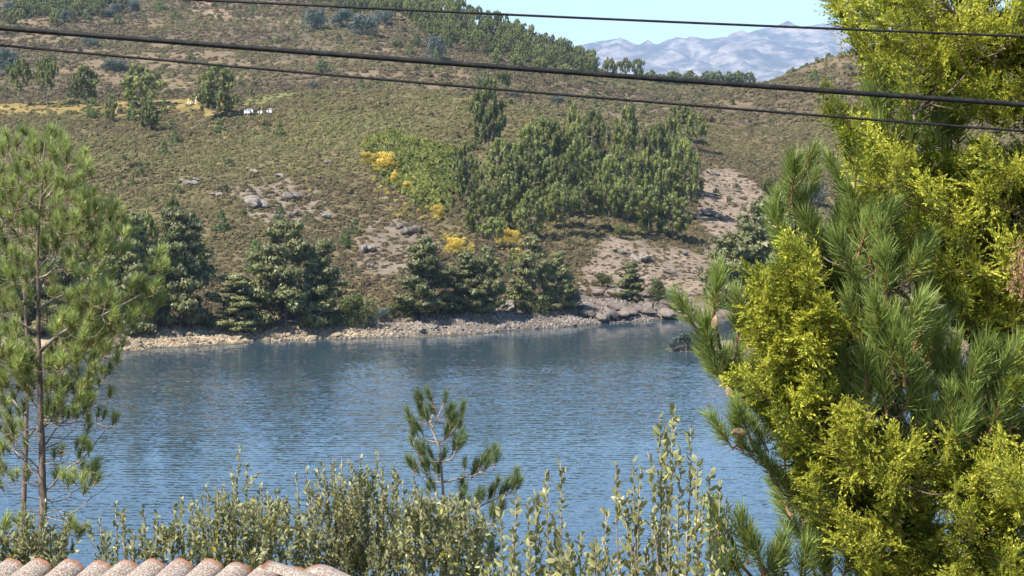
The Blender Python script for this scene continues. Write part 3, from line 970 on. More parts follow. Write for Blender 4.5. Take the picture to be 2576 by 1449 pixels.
tree("grove", "pine_tree", 434, 640, 140, 50, "slender green spire pine rising above the dark shore pines", "pine tree", "pines on the lower slope", parts=True)
tree("grove", "pine_tree", 372, 660, 120, 60, "dull green pine just left of the slender spire pine", "pine tree", "pines on the lower slope", parts=True)
tree("grove", "pine_tree", 480, 700, 110, 90, "leafy green pine right of the slender spire pine", "pine tree", "pines on the lower slope", parts=True)
for px, py, h, w, l in [
    (643, 690, 85, 48, "bright green sapling pine touching the largest shore pine's left side"),
    (558, 583, 52, 36, "small lone sapling pine on the slope below the dark boulders"),
    (702, 560, 42, 24, "thin sapling pine beside the boulders on the slope"),
    (868, 625, 48, 30, "bright sapling pine alone in the middle of the heather slope"),
    (893, 590, 38, 24, "paler sapling pine just above the bright lone one"),
    (1290, 692, 66, 34, "narrow bright sapling pine beside the yellow leaves"),
    (1180, 700, 60, 60, "rounded young pine behind the flat-topped shore pine"),
    (1505, 300, 26, 18, "tiny sapling on the saddle of the hill")]:
    tree("young", "young_pine", px, py, h, w, l, "young pine", "sapling pines on the near slope")

GV = "pines of the grove on the slope"
for px, py, h, w, l, kd in [
    (1226, 388, 190, 82, "tallest lone pine left of the grove with dark shade at its foot", "grove"),
    (1178, 528, 168, 74, "dark pine at the grove's left edge below the lone pine", "grove"),
    (1255, 475, 122, 66, "pine at the grove's upper left corner", "grove"),
    (1330, 478, 160, 88, "wide leafy pine in the grove's back row, left part", "grove"),
    (1366, 470, 168, 72, "pointed pine in the grove's back row right of the wide leafy one", "grove"),
    (1392, 466, 155, 70, "pine with a twin-pointed top in the grove's back row", "grove"),
    (1442, 425, 158, 42, "thin tall pine sticking out of the grove's top edge", "grove"),
    (1450, 470, 158, 74, "pine right under the thin tall pine in the grove", "grove"),
    (1487, 455, 172, 76, "bright yellow-green topped pine in the grove's centre", "grove"),
    (1573, 450, 176, 72, "tall full pine standing by itself in the grove's back row", "grove"),
    (1650, 470, 155, 66, "pine left of the dense right corner of the grove", "grove"),
    (1692, 480, 176, 70, "tall pine in the dense right corner of the grove", "grove"),
    (1706, 345, 78, 62, "pale pine behind the grove's right corner", "bare"),
    (1752, 383, 92, 58, "flat-crowned pine with visible trunk just outside the grove's right edge", "bare"),
    (1290, 520, 130, 72, "pine in the second row of the grove, farthest left", "grove"),
    (1345, 530, 140, 74, "pine in the second row of the grove under the wide leafy one", "grove"),
    (1420, 545, 150, 76, "pine in the second row of the grove above the bare white trunk", "grove"),
    (1480, 530, 150, 74, "pine in the second row of the grove under the yellow-green top", "grove"),
    (1532, 545, 148, 72, "pine in the middle of the grove with dull olive crown", "grove"),
    (1592, 548, 150, 74, "pine in the second row of the grove under the tall full one", "grove"),
    (1622, 545, 165, 66, "pine with a sharp tip in the grove's right half", "grove"),
    (1665, 540, 140, 70, "second-row pine in the grove's right half", "grove"),
    (1722, 545, 190, 74, "pine at the grove's right edge with deep shade below", "grove"),
    (1212, 600, 128, 76, "pine in the grove's front row, farthest left", "grove"),
    (1272, 585, 138, 74, "pine in the front row above the bright yellow bush", "grove"),
    (1332, 605, 122, 78, "rounded front-row pine right of the bright yellow bush", "grove"),
    (1240, 628, 78, 66, "small shaded pine between the two yellow bushes", "bare"),
    (1420, 600, 130, 84, "front-row pine with long bare pale trunk", "bare"),
    (1474, 580, 118, 84, "front-row pine with thin bare stem and open crown", "bare"),
    (1530, 585, 116, 78, "open-crowned front-row pine in the middle of the grove", "bare"),
    (1580, 590, 120, 78, "shaded front-row pine with several thin stems", "bare"),
    (1632, 588, 118, 76, "front-row pine over dark shade near the pink slope", "bare"),
    (1692, 602, 112, 84, "lowest front-row pine nearest the bare pink slope", "grove"),
    (1385, 520, 120, 70, "pine filling the grove's left middle", "grove"),
    (1560, 500, 130, 66, "pine in the gap left of the tall full one", "grove"),
    (1400, 575, 110, 72, "pine crowding the pale bare trunk from behind", "grove"),
]:
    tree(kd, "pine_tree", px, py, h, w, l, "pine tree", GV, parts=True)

GL = "pines on the golden shoulder of the hill"
for px, py, h, w, l, kd in [
    (50, 268, 114, 58, "leftmost slim pine on the golden shoulder, with a shadow round its foot", "bare"),
    (119, 268, 116, 56, "second slim pine on the golden shoulder with bare lower stem", "bare"),
    (211, 261, 92, 68, "bright yellow-green pine with two heads on the golden shoulder", "grove"),
    (353, 272, 104, 92, "wide bushy pine, largest on the golden shoulder", "grove"),
    (377, 331, 76, 52, "dark bushy pine right below the wide bushy one", "grove"),
    (278, 308, 70, 30, "narrow pine left of the wide bushy one", "grove"),
    (548, 299, 132, 92, "dense dark-footed pine beside the white hives", "grove")]:
    tree(kd, "pine_tree", px, py, h, w, l, "pine tree", GL, parts=True)
GS = "small pines scattered over the heather"
for px, py, h, w, l in [
    (232, 298, 52, 32, "greyish small pine beside the narrow one on the shoulder"), (333, 306, 50, 28, "small pine tucked under the wide bushy pine"),
    (413, 287, 36, 20, "tiny dark pine between the wide bushy pine and the hives' pine"), (433, 331, 32, 22, "small pine uphill of two others in a line"),
    (440, 361, 32, 22, "middle small pine of three in a line"), (413, 392, 36, 20, "lowest small pine of three in a line"),
    (353, 443, 34, 22, "lone pale sapling in the left heather"), (333, 468, 20, 16, "tiny round sapling below the lone pale one"),
    (552, 335, 34, 28, "light green sapling under the dense dark-footed pine"), (607, 318, 22, 18, "tiny sapling under the row of hives"),
    (613, 364, 20, 14, "yellowish tiny sapling down from the hives"), (705, 345, 34, 22, "dark small sapling downhill and right of the hives"),
    (672, 335, 20, 14, "faint tiny sapling below the rightmost hive"), (642, 342, 18, 14, "faint tiny sapling below the middle hives"),
    (50, 335, 30, 22, "dull sapling above the near pine's crown"), (1030, 140, 30, 20, "tiny pine on the open back slope"), (810, 182, 32, 40, "low dark pine alone on the back slope"),
    (1098, 172, 50, 22, "thin pine between the cables on the back slope"), (910, 222, 26, 20, "small pine on the hill crest"), (2050, 205, 30, 26, "small pine on the smooth right-hand hill")]:
    tree("young", "young_pine", px, py, h, w, l, "young pine", GS)

GB = "bushes on the slopes and the shore"
for px, py, h, w, l, kd in [
    (893, 824, 92, 112, "yellow-green leafy bush on the far shore between two pines", "olive"),
    (1342, 792, 58, 96, "low green bush at the foot of the grey-topped pine", "olive"), (1440, 782, 52, 66, "dull green bush at the right end of the shore row", "grey"),
    (1012, 806, 46, 80, "low olive bush at the foot of the flat-topped pine", "olive"), (958, 812, 44, 50, "small grey-green bush between olive bushes on shore", "grey"),
    (508, 826, 46, 60, "small green bush under the tall layered pine", "olive"), (1655, 760, 64, 66, "olive broom bush on the bare pink slope", "olive"),
    (1695, 770, 44, 52, "grey bush on the slab edge near the water", "grey"), (1515, 722, 36, 66, "dry olive bush above the smooth rock slabs", "olive"),
    (1490, 395, 20, 30, "low bush on the hill crest above the grove", "olive"), (1945, 492, 52, 66, "dark olive bush on the smooth right-hand hill", "olive"),
    (2040, 520, 70, 90, "grey-green bush beside the close pine's top shoot", "grey"), (1728, 884, 66, 84, "sparse grey bush on the small spit in the lake", "grey"),
    (1692, 884, 28, 40, "tiny bush at the tip of the spit", "grey"), (1560, 600, 34, 50, "green bush in front of the grove's stems", "olive"),
    (1625, 585, 40, 44, "round olive bush under the grove's front row", "olive"), (20, 192, 74, 84, "blue-grey bush at the left edge above the slim pines", "grey"),
    (285, 180, 34, 74, "grey thicket on the back slope behind the bushy pine", "grey"), (228, 120, 30, 50, "grey bush between the two cables on the left", "grey"),
    (793, 76, 58, 84, "blue-grey round thicket on the back slope by the upper cable", "grey"), (915, 90, 62, 92, "large blue-grey thicket below the ridge wood", "grey"),
    (860, 70, 50, 66, "grey-green thicket between the two larger ones", "grey"), (1097, 152, 66, 64, "grey willow-like tree at the wood's lower edge", "grey"),
    (1052, 118, 40, 34, "yellow-green bush at the wood's lower edge", "olive"), (968, 62, 42, 50, "grey bush under the ridge pines", "grey"),
    (1000, 120, 22, 40, "low green bush on the open back slope", "olive"), (790, 224, 20, 32, "small grey-green bush on the hill crest", "grey"),
    (1210, 222, 26, 36, "dark bush behind the lone pine's left side", "grey"), (397, 206, 26, 26, "dark pointed bush on the back slope", "olive"), (1400, 262, 22, 44, "pale grey scrub on the back slope above the grove", "grey")]:
    tree(kd, "bush", px, py, h, w, l, "bush", GB)
GY = "yellow autumn bushes on the slope"
for px, py, h, w, l in [
    (1272, 617, 50, 66, "brightest yellow and orange bush at the grove's foot"), (1150, 640, 46, 80, "wide yellow bush left of the shaded small pine"),
    (968, 432, 56, 80, "yellow bush at the left edge of the bracken patch"), (925, 412, 34, 46, "small yellow bush farthest left by the bracken"),
    (1098, 552, 40, 44, "yellow bush halfway down between bracken and grove"), (1300, 668, 36, 22, "narrow yellow bush beside a bright sapling"),
    (1025, 480, 26, 36, "small yellowish bush under the bracken patch"), (990, 462, 30, 40, "yellow bush just under the left bracken edge")]:
    tree("yellow", "yellow_bush", px, py, h, w, l, "bush", GY)

# wood on the back ridge
rw = np.random.default_rng(21)
WOOD = [(745, 10), (800, 30), (880, 40), (960, 45), (1040, 70), (1110, 130), (1180, 135), (1250, 165), (1330, 172), (1420, 192), (1500, 205), (1500, 185), (1440, 158), (1400, 138), (1350, 118), (1300, 100), (1250, 84), (1200, 64), (1140, 42), (1080, 22), (1000, 5), (900, -20), (740, -40)]
pts = sorted(sample_poly(WOOD, 190, rw, 13), key=lambda q: q[1])
for px, py in pts:
    sky_ = np.interp(px, [740, 900, 1000, 1080, 1200, 1300, 1400, 1500], [-40, -20, 5, 22, 64, 100, 138, 185])
    up = py - sky_
    h, w = rw.uniform(34, 62), rw.uniform(22, 34)
    kd = "bare" if rw.random() < 0.45 else "grove"
    zone = "along the wooded skyline of the back ridge" if up < 18 else ("in the middle of the ridge wood" if up < 50 else "at the lower edge of the ridge wood")
    form = "open-crowned pine with bare stem" if kd == "bare" else "dense pointed pine"
    tree(kd, "pine_tree", px, py, h, w, f"{form}, one of many {zone}", "pine tree", f"{form}s {zone}", parts=False, ymin=350, slim=0.85)
for px, py, h, w in [(1095, 22, 42, 26), (1125, 34, 40, 24), (1150, 46, 46, 26), (1178, 58, 44, 22), (1205, 70, 50, 24), (1228, 78, 44, 22), (1255, 90, 48, 26), (1282, 98, 44, 24), (1310, 106, 40, 22), (1335, 114, 44, 26), (1362, 124, 40, 26), (1388, 134, 40, 28), (1410, 144, 42, 28), (1432, 154, 42, 26), (1452, 164, 40, 28), (1470, 172, 36, 26), (1060, 16, 44, 26), (1030, 12, 40, 26), (1000, 8, 38, 26)]:
    h *= rw.uniform(0.75, 1.25)
    tree("bare", "pine_tree", px, py, h, w, "open-crowned pine with bare stem, one of many along the wooded skyline of the back ridge", "pine tree", "open-crowned pine with bare stems along the wooded skyline of the back ridge", parts=False, ymin=480, slim=0.8)
for px, py, h, w, l in [
    (1466, 206, 60, 46, "bushy pine at the wood's right end against the mountain"), (1490, 205, 58, 30, "dark pine with ragged top at the wood's right end"),
    (1536, 224, 74, 42, "round-headed pine standing clear against the mountain, leftmost of three"), (1574, 210, 60, 30, "narrow pine between two round-headed ones against the mountain"),
    (1606, 224, 72, 38, "round-headed pine standing clear against the mountain, rightmost of three"), (1360, 210, 60, 40, "pine on the open slope right under the ridge wood"),
    (1300, 195, 56, 34, "pine below the ridge wood near the lone tall pine"), (1270, 240, 60, 40, "pine with dark shade on the back slope right of the lone pine"), (1420, 215, 50, 36, "low pine with dark shade under the thick cable")]:
    tree("bare", "pine_tree", px, py, h, w, l, "pine tree", "pines on the saddle of the back hill", parts=True, ymin=350)
for i in range(26):
    px = 1630 + i * 10.5 + rw.normal(0, 3)
    h, w = rw.uniform(20, 38), rw.uniform(20, 32)
    tree("grove" if i % 3 else "bare", "pine_tree", px, 216, h, w, "far bluish pine, one of the row below the mountain", "pine tree", "far row of pines below the mountain", parts=False, ymin=600)
# scrub trees at the top left
UL = [(-120, 6), (60, 10), (180, -6), (330, 10), (340, 40), (300, 62), (240, 60), (120, 72), (-120, 70)]
for px, py in sorted(sample_poly(UL, 62, rw, 12), key=lambda q: q[1]):
    h, w = rw.uniform(26, 48), rw.uniform(22, 34)
    kd = rw.choice(["young", "grove", "bare", "grey"], p=[0.35, 0.3, 0.2, 0.15])
    if kd == "grey":
        tree(kd, "bush", px, py, h * 0.7, w * 1.3, "grey scrub bush, one of several among the pines at the top left", "bush", "grey scrub among the pines at the top left", parts=False, ymin=350)
    else:
        fm = {"young": "light green young pine", "grove": "dense green pine", "bare": "thin-stemmed open pine"}[kd]
        tree(kd, "pine_tree", px, py, h, w, f"{fm}, one of many in the scrubby stand at the top left", "pine tree", f"{fm}s in the scrubby stand at the top left", parts=False, ymin=350)
for px, py, h, w, l in [(397, 31, 27, 18, "small dark pine, left of a pair on the bare upper slope"), (413, 25, 28, 20, "taller dark pine, right of a pair on the bare upper slope"), (442, 51, 27, 15, "lone dark pine by the pale track on the upper slope"), (363, 54, 20, 14, "tiny dark pine left of the pale track"), (640, 30, 24, 18, "tiny pine on the slope under the upper cable"), (700, 110, 22, 16, "tiny pine on the slope between the cables"), (480, 150, 24, 18, "tiny dull pine above the cable pair")]:
    tree("young", "young_pine", px, py, h, w, l, "young pine", "small pines on the bare upper slope", ymin=350)

# ------------------------------------------------------------------ rocks
def rock_mesh(name, mat, seed, sub=2, jag=0.35, flat=0.6):
    import bmesh
    rng = np.random.default_rng(seed)
    bm = bmesh.new()
    bmesh.ops.create_icosphere(bm, subdivisions=sub, radius=0.5)
    pl = [(Vector(rng.normal(0, 1, 3)).normalized(), rng.uniform(0.26, 0.42)) for _ in range(9)]
    for v in bm.verts:
        for n_, d_ in pl:
            k = v.co.dot(n_)
            if k > d_: v.co -= n_ * (k - d_) * 0.9
        v.co *= 1 + rng.normal(0, 0.05 * jag)
        v.co.z *= flat
    me = bpy.data.meshes.new(name)
    bm.to_mesh(me)
    bm.free()
    me.materials.append(mat)
    return me
RP = [rock_mesh("pale_rock", M_ROCKPALE, 40 + s) for s in range(6)]
RG_ = [rock_mesh("grey_rock", M_ROCKGREY, 60 + s) for s in range(6)]
rr_ = np.random.default_rng(31)
nrock = 0
for i in range(900):
    if nrock >= 285: break
    px = rr_.uniform(285, 1480)
    sh = np.interp(px, [300, 600, 900, 1200, 1350, 1500], [885, 862, 852, 840, 829, 815])
    bk = sh - rr_.uniform(1, 52) * (0.9 if px < 900 else 1.1)
    p = hit(px, bk)
    if p[2] < 0.02 or p[2] > 1.9: continue
    pale = px < 930 + rr_.normal(0, 120)
    o = obj("shore_rock", (RP if pale else RG_)[rr_.integers(0, 6)])
    s = rr_.uniform(0.28, 0.62) if rr_.random() < 0.8 else rr_.uniform(0.6, 1.15)
    o.location = (float(p[0]), float(p[1]), float(p[2]) + 0.04 * s)
    o.scale = (s * rr_.uniform(0.9, 1.6), s, s * rr_.uniform(0.7, 1.2))
    o.rotation_euler = (rr_.normal(0, 0.3), rr_.normal(0, 0.35), rr_.uniform(0, 6.28))
    if pale: tag(o, "pale tan broken rock among many at the foot of the far shore", "rock", "pale rocks along the far shore")
    else: tag(o, "grey brown jagged rock among many at the foot of the far shore", "rock", "grey rocks along the far shore")
    nrock += 1
# pebbles and shingle between them
px = rr_.uniform(275, 1740, 9000)
sh = np.interp(px, [300, 600, 900, 1200, 1350, 1500, 1760], [885, 862, 852, 840, 829, 815, 800])
xs, ysd, zs = [], [], []
yb = -CAM_Z * ray(1288, 0)[1]
for a, b_ in zip(px, sh):
    dx, dy, dz = ray(a, b_)
    y0 = -CAM_Z * dy / dz
    y0 += rr_.uniform(-0.5, 8.5)
    xs.append(dx / dy * y0); ysd.append(y0)
xs, ysd = np.array(xs), np.array(ysd)
zs = ground(xs, ysd)
k = (zs > 0.0) & (zs < 1.7)
mb = MB()
vr = np.array([tuple(v.co) for v in rock_mesh("tmp", M_ROCKPALE, 5, 1).vertices])
fr = np.array([tuple(p.vertices) for p in bpy.data.meshes["tmp"].polygons])
bpy.data.meshes.remove(bpy.data.meshes["tmp"])
n = int(k.sum())
pos = np.stack([xs[k], ysd[k], zs[k] + 0.02], 1)
stamp(mb, vr, fr, frames(R.normal(0, 1, (n, 3)), R), pos, R.uniform(0.12, 0.42, n), 0.5)
me = mb.mesh("shingle", [M_ROCKPALE, M_ROCKGREY])
ppx, _ = project(pos[:, 0], pos[:, 1], pos[:, 2])
mi = np.repeat((ppx > 930 + R.normal(0, 150, n)).astype(np.int32), len(fr))
me.polygons.foreach_set("material_index", mi)
tag(obj("shingle", me), "loose stones and shingle along the far waterline", "shingle", kind="stuff")
# outcrops on the slope
def outcrop(px, py, w, h, label, mat=M_ROCKGREY, n=6, seed=0, name="rock_outcrop"):
    p = hit(px, py)
    s = p[1] / F
    rng = np.random.default_rng(seed)
    mb = MB()
    for i in range(n):
        src = rock_mesh("tmp", mat, seed * 31 + i, 2)
        v = np.array([tuple(q.co) for q in src.vertices])
        f = np.array([tuple(q.vertices) for q in src.polygons])
        bpy.data.meshes.remove(src)
        M = frames(np.array([[rng.normal(0.3, 0.25), rng.normal(-0.2, 0.2), 1.0]]), rng)[0]
        sz = np.array([w * s * rng.uniform(0.35, 0.65), w * s * rng.uniform(0.3, 0.5), h * s * rng.uniform(0.9, 1.5)])
        off = np.array([(rng.uniform(-0.36, 0.36)) * w * s, rng.uniform(-0.3, 0.3) * w * s, 0])
        off[2] = float(ground(p[0] + off[0], p[1] + off[1])) - p[2] + h * s * 0.42
        mb.add((v * sz) @ M.T + off, f)
    o = obj(name, mb.mesh(name, mat))
    o.location = [float(c) for c in p]
    tag(o, label, "rock", "rock outcrops on the slope")
for i, a in enumerate([
    (640, 520, 84, 34, "largest dark-shadowed boulder group on the open slope"), (732, 503, 62, 22, "broken grey rocks right of the largest boulder group"),
    (735, 545, 44, 16, "small rock step below the largest boulder group"), (812, 548, 44, 16, "flat grey rock patch right of the boulders"),
    (476, 462, 60, 12, "long low grey rocks nearest the near pine's crown"), (545, 492, 40, 10, "thin rock ledge between low rocks and boulders"), (640, 432, 44, 9, "thin pale rock ledge high on the slope"),
    (705, 445, 46, 9, "second thin rock ledge high on the slope"), (1030, 590, 60, 24, "grey rock group under the yellow bush on the slope"),
    (924, 638, 46, 26, "pointed grey boulders above the yellow-green shore bush"), (935, 674, 26, 14, "single pale boulder under the pointed ones"),
    (962, 505, 40, 14, "dark slanting rock below the bracken"), (1000, 575, 34, 14, "small rocks beside the grey rock group"), (822, 412, 26, 12, "small grey rocks left of the bracken"),
    (1620, 660, 70, 20, "slanting grey rocks in the middle of the pink slope"), (1560, 640, 40, 16, "grey rock at the upper left of the pink slope"),
    (1680, 690, 50, 14, "low rocks on the right of the pink slope"), (1790, 545, 60, 18, "rock ledge at the top right of the pink slope"), (1720, 640, 40, 14, "small rocks at the pink slope's right edge"),
    (1800, 440, 50, 12, "stones in the gully between the two hills")]):
    outcrop(*a, n=6 if a[2] > 50 else 4, seed=i + 1)
for i, a in enumerate([(1500, 800, 90, 26, "smooth brown rock slab at the water's edge, leftmost"), (1560, 798, 110, 30, "widest smooth brown slab sloping into the water"),
                       (1640, 790, 110, 26, "smooth slab right of the widest one at the water"), (1705, 782, 90, 22, "smooth slab nearest the spit"), (1530, 745, 80, 26, "upper slab above the water's edge slabs"), (1620, 770, 60, 14, "cracked slab under the lone dark pine"), (1272, 778, 50, 26, "pale jutting rocks between the shore pines")]):
    outcrop(*a, mat=M_SLAB if i < 6 else M_ROCKGREY, n=5, seed=50 + i, name="rock_slab" if i < 6 else "rock_outcrop")

# white hives, pale stumps
M_WHITE = plain("white_paint", (0.82, 0.82, 0.78), 0.5)
M_TIN = plain("hive_roof", (0.75, 0.75, 0.72), 0.4)
def box_v(x0, x1, y0, y1, z0, z1):
    v = [(x, y, z) for x in (x0, x1) for y in (y0, y1) for z in (z0, z1)]
    f = [(0, 1, 3), (0, 3, 2), (4, 6, 7), (4, 7, 5), (0, 4, 5), (0, 5, 1), (2, 3, 7), (2, 7, 6), (0, 2, 6), (0, 6, 4), (1, 5, 7), (1, 7, 3)]
    return v, f
hb = MB(); hl = MB()
for q in (box_v(-0.27, 0.27, -0.25, 0.25, 0.12, 0.62), box_v(-0.25, 0.25, -0.23, 0.23, 0.625, 0.85), box_v(-0.24, -0.16, -0.22, 0.22, 0, 0.12), box_v(0.16, 0.24, -0.22, 0.22, 0, 0.12), box_v(-0.2, 0.2, -0.31, -0.253, 0.13, 0.16)): hb.add(*q)
hl.add(*box_v(-0.31, 0.31, -0.29, 0.29, 0.853, 0.96))
HB, HL = hb.mesh("hive_box", M_WHITE), hl.mesh("hive_lid", M_TIN)
for px, py, s, l in [(617.5, 294, 0.95, "leftmost white hive, touching its neighbour in the row"), (625, 294, 1.1, "second white hive, one of the touching pair in the row"), (634, 293, 0.9, "third white hive, just right of the touching pair"),
                     (650, 293, 0.55, "smallest low white hive in the middle of the row"), (657, 293.5, 0.8, "white hive right of the smallest one"), (673, 291, 0.5, "little white box close to the last hive"), (680, 292, 1.05, "last and tallest white hive at the row's right end")]:
    p = hit(px, py)
    o = empty("beehive", p)
    o.location.z += 0.42
    o.scale = (s * 0.68,) * 3
    o.rotation_euler[2] = random.uniform(-0.3, 0.3)
    obj("hive_body", HB, o)
    obj("lid", HL, o)
    tag(o, l, "beehive", "white hives in a row on the hill")
M_DEAD = plain("bleached_wood", (0.62, 0.47, 0.27), 0.8)
for px, py, h, l in [(474, 262, 12, "pale stump, left of three on the golden shoulder"), (480, 262, 9, "smallest pale stump, middle of three on the shoulder"), (493, 262, 18, "pale leaning stump with a raised limb, right of three")]:
    p = hit(px, py)
    s = p[1] / F
    mb = MB()
    mb.add(*tube([(0, 0, -0.1), (0.02, 0, h * s * 0.5), (h * s * 0.12, 0, h * s)], [0.24, 0.13, 0.03], 7))
    if h > 15: mb.add(*tube([(0.02, 0, 0.2), (0.35, -0.05, 0.12), (0.8, -0.1, -0.05)], [0.14, 0.09, 0.03], 6))
    o = obj("tree_stump", mb.mesh("tree_stump", M_DEAD))
    o.location = [float(c) for c in p]
    o.location.z += 0.1
    tag(o, l, "stump", "pale stumps on the shoulder")

# ------------------------------------------------------------------ close things: helpers
def world_child(o, root_loc):
    """keeps a part's own coordinates in the world although its thing stands at root_loc"""
    o.matrix_parent_inverse = Matrix.Translation(-Vector([float(c) for c in root_loc]))
    return o

def place(name, me, M, pos, s, root, root_loc):
    o = obj(name, me, root)
    world_child(o, root_loc)
    o.matrix_basis = Matrix.Translation([float(c) for c in pos]) @ Matrix([[float(q) for q in r] for r in M]).to_4x4() @ Matrix.Scale(float(s), 4)
    return o

def nrm(v):
    v = np.asarray(v, float)
    return v / (np.linalg.norm(v) + 1e-9)

def tuft_mesh(name, mat, seed, L=0.14, nl=0.12, n=120, w=0.0035, a0=1.05, a1=0.25, kink=True, stem=0.004, bare=0.1, old=0.15):
    """a shoot bristling with long needles, growing along +z"""
    rng = np.random.default_rng(seed)
    mb = MB()
    f = rng.random(n) ** 0.8
    z = L * (bare + (1 - bare) * f)
    an = rng.uniform(0, 6.283, n)
    aa = a0 + (a1 - a0) * f + rng.normal(0, 0.13, n)
    aa = np.abs(aa)
    d = np.stack([np.sin(aa) * np.cos(an), np.sin(aa) * np.sin(an), np.cos(aa)], 1)
    ln = nl * rng.uniform(0.72, 1.1, n)
    pos = np.stack([0 * z, 0 * z, z], 1) + d * stem
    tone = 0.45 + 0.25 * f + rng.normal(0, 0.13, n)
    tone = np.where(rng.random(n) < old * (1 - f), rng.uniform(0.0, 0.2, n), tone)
    TV = np.array([(-0.5, 0, 0), (0.5, 0, 0), (0.42, 0.0, 0.55), (-0.42, 0.0, 0.55), (0, 0.0, 1.0)])
    TT = np.array([(0, 1, 2), (0, 2, 3), (3, 2, 4)]) if kink else np.array([(0, 1, 4)])
    M = frames(d, rng)
    V = np.einsum('nij,nkj->nki', M, TV[None] * np.stack([np.full(n, w), np.full(n, w), ln], 1)[:, None])
    # needles bow a little upward
    up = np.array([0, 0, 1.0])
    V[:, 2:4] += -0.02 * nl * up
    V[:, 4] += up * nl * 0.10 + rng.normal(0, 0.06, (n, 3)) * nl
    V[:, 2:4] += (rng.normal(0, 0.03, (n, 3)) * nl)[:, None]
    V += pos[:, None]
    T = TT[None] + (np.arange(n) * 5)[:, None, None]
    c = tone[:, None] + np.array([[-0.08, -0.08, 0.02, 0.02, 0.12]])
    mb.add(V.reshape(-1, 3), T.reshape(-1, 3), c.ravel(), 0)
    tv, tt = tube([(0, 0, -0.02), (0, 0, L * 0.5), (0, 0, L * 1.02)], [stem * 1.2, stem, stem * 0.7], 5)
    mb.add(tv, tt, 0.5, 1)
    return mb.mesh(name, [mat, M_SHOOT])

def join_stamped(name, meshes, items, mats):
    """many copies of a few shapes as one mesh (items: (shape index, matrix, position, scale))"""
    src = []
    for me in meshes:
        v = np.empty(len(me.vertices) * 3, np.float32); me.vertices.foreach_get("co", v)
        t = np.empty(len(me.polygons) * 3, np.int32); me.loops.foreach_get("vertex_index", t)
        c = np.empty(len(me.vertices), np.float32); me.attributes["tint"].data.foreach_get("value", c)
        m = np.empty(len(me.polygons), np.int32); me.polygons.foreach_get("material_index", m)
        src.append((v.reshape(-1, 3), t.reshape(-1, 3), c, m))
    Vs, Ts, Cs, Ms, n = [], [], [], [], 0
    for i, M, p, s in items:
        v, t, c, m = src[i]
        Vs.append(v @ (np.asarray(M).T * s) + p); Ts.append(t + n); Cs.append(c); Ms.append(m)
        n += len(v)
    return mesh_np(name, np.concatenate(Vs), np.concatenate(Ts), mats, np.concatenate(Ms), np.concatenate(Cs))

class Skeleton:
    def __init__(s): s.mb, s.pts, s.rad = MB(), [], []
    def limb(s, pts, r0, r1, sides=6, n=10, wob=0.0, rng=R, own=None):
        c = curve(pts, n)
        if wob: c[1:-1] += rng.normal(0, wob, (len(c) - 2, 3))
        r = np.linspace(r0, r1, len(c))
        if own is None:
            s.mb.add(*tube(c, r, sides))
        else:
            m = MB()
            m.add(*tube(c, r, sides))
            world_child(obj("branch", m.mesh("branch", own[2], True), own[0]), own[1])
        s.pts += list(c); s.rad += list(r)
        return c
    def twig(s, p, r=0.004, maxd=9, bend=0.15):
        """a twig from the nearest fitting limb to p"""
        A = np.array(s.pts)
        d = np.linalg.norm(A - p, axis=1) + 0.8 * np.maximum(0, A[:, 2] - p[2])
        i = int(np.argmin(d))
        q = A[i]
        if d[i] > maxd or d[i] < 0.01: return q
        m = (q + p) / 2 - np.array([0, 0, bend * np.linalg.norm(p - q)])
        c = curve([q, m, p], 5)
        s.mb.add(*tube(c, np.linspace(min(s.rad[i] * 0.7, r * 1.8), r * 0.7, 5), 4))
        s.pts += list(c[2:]); s.rad += [r] * len(c[2:])
        return q

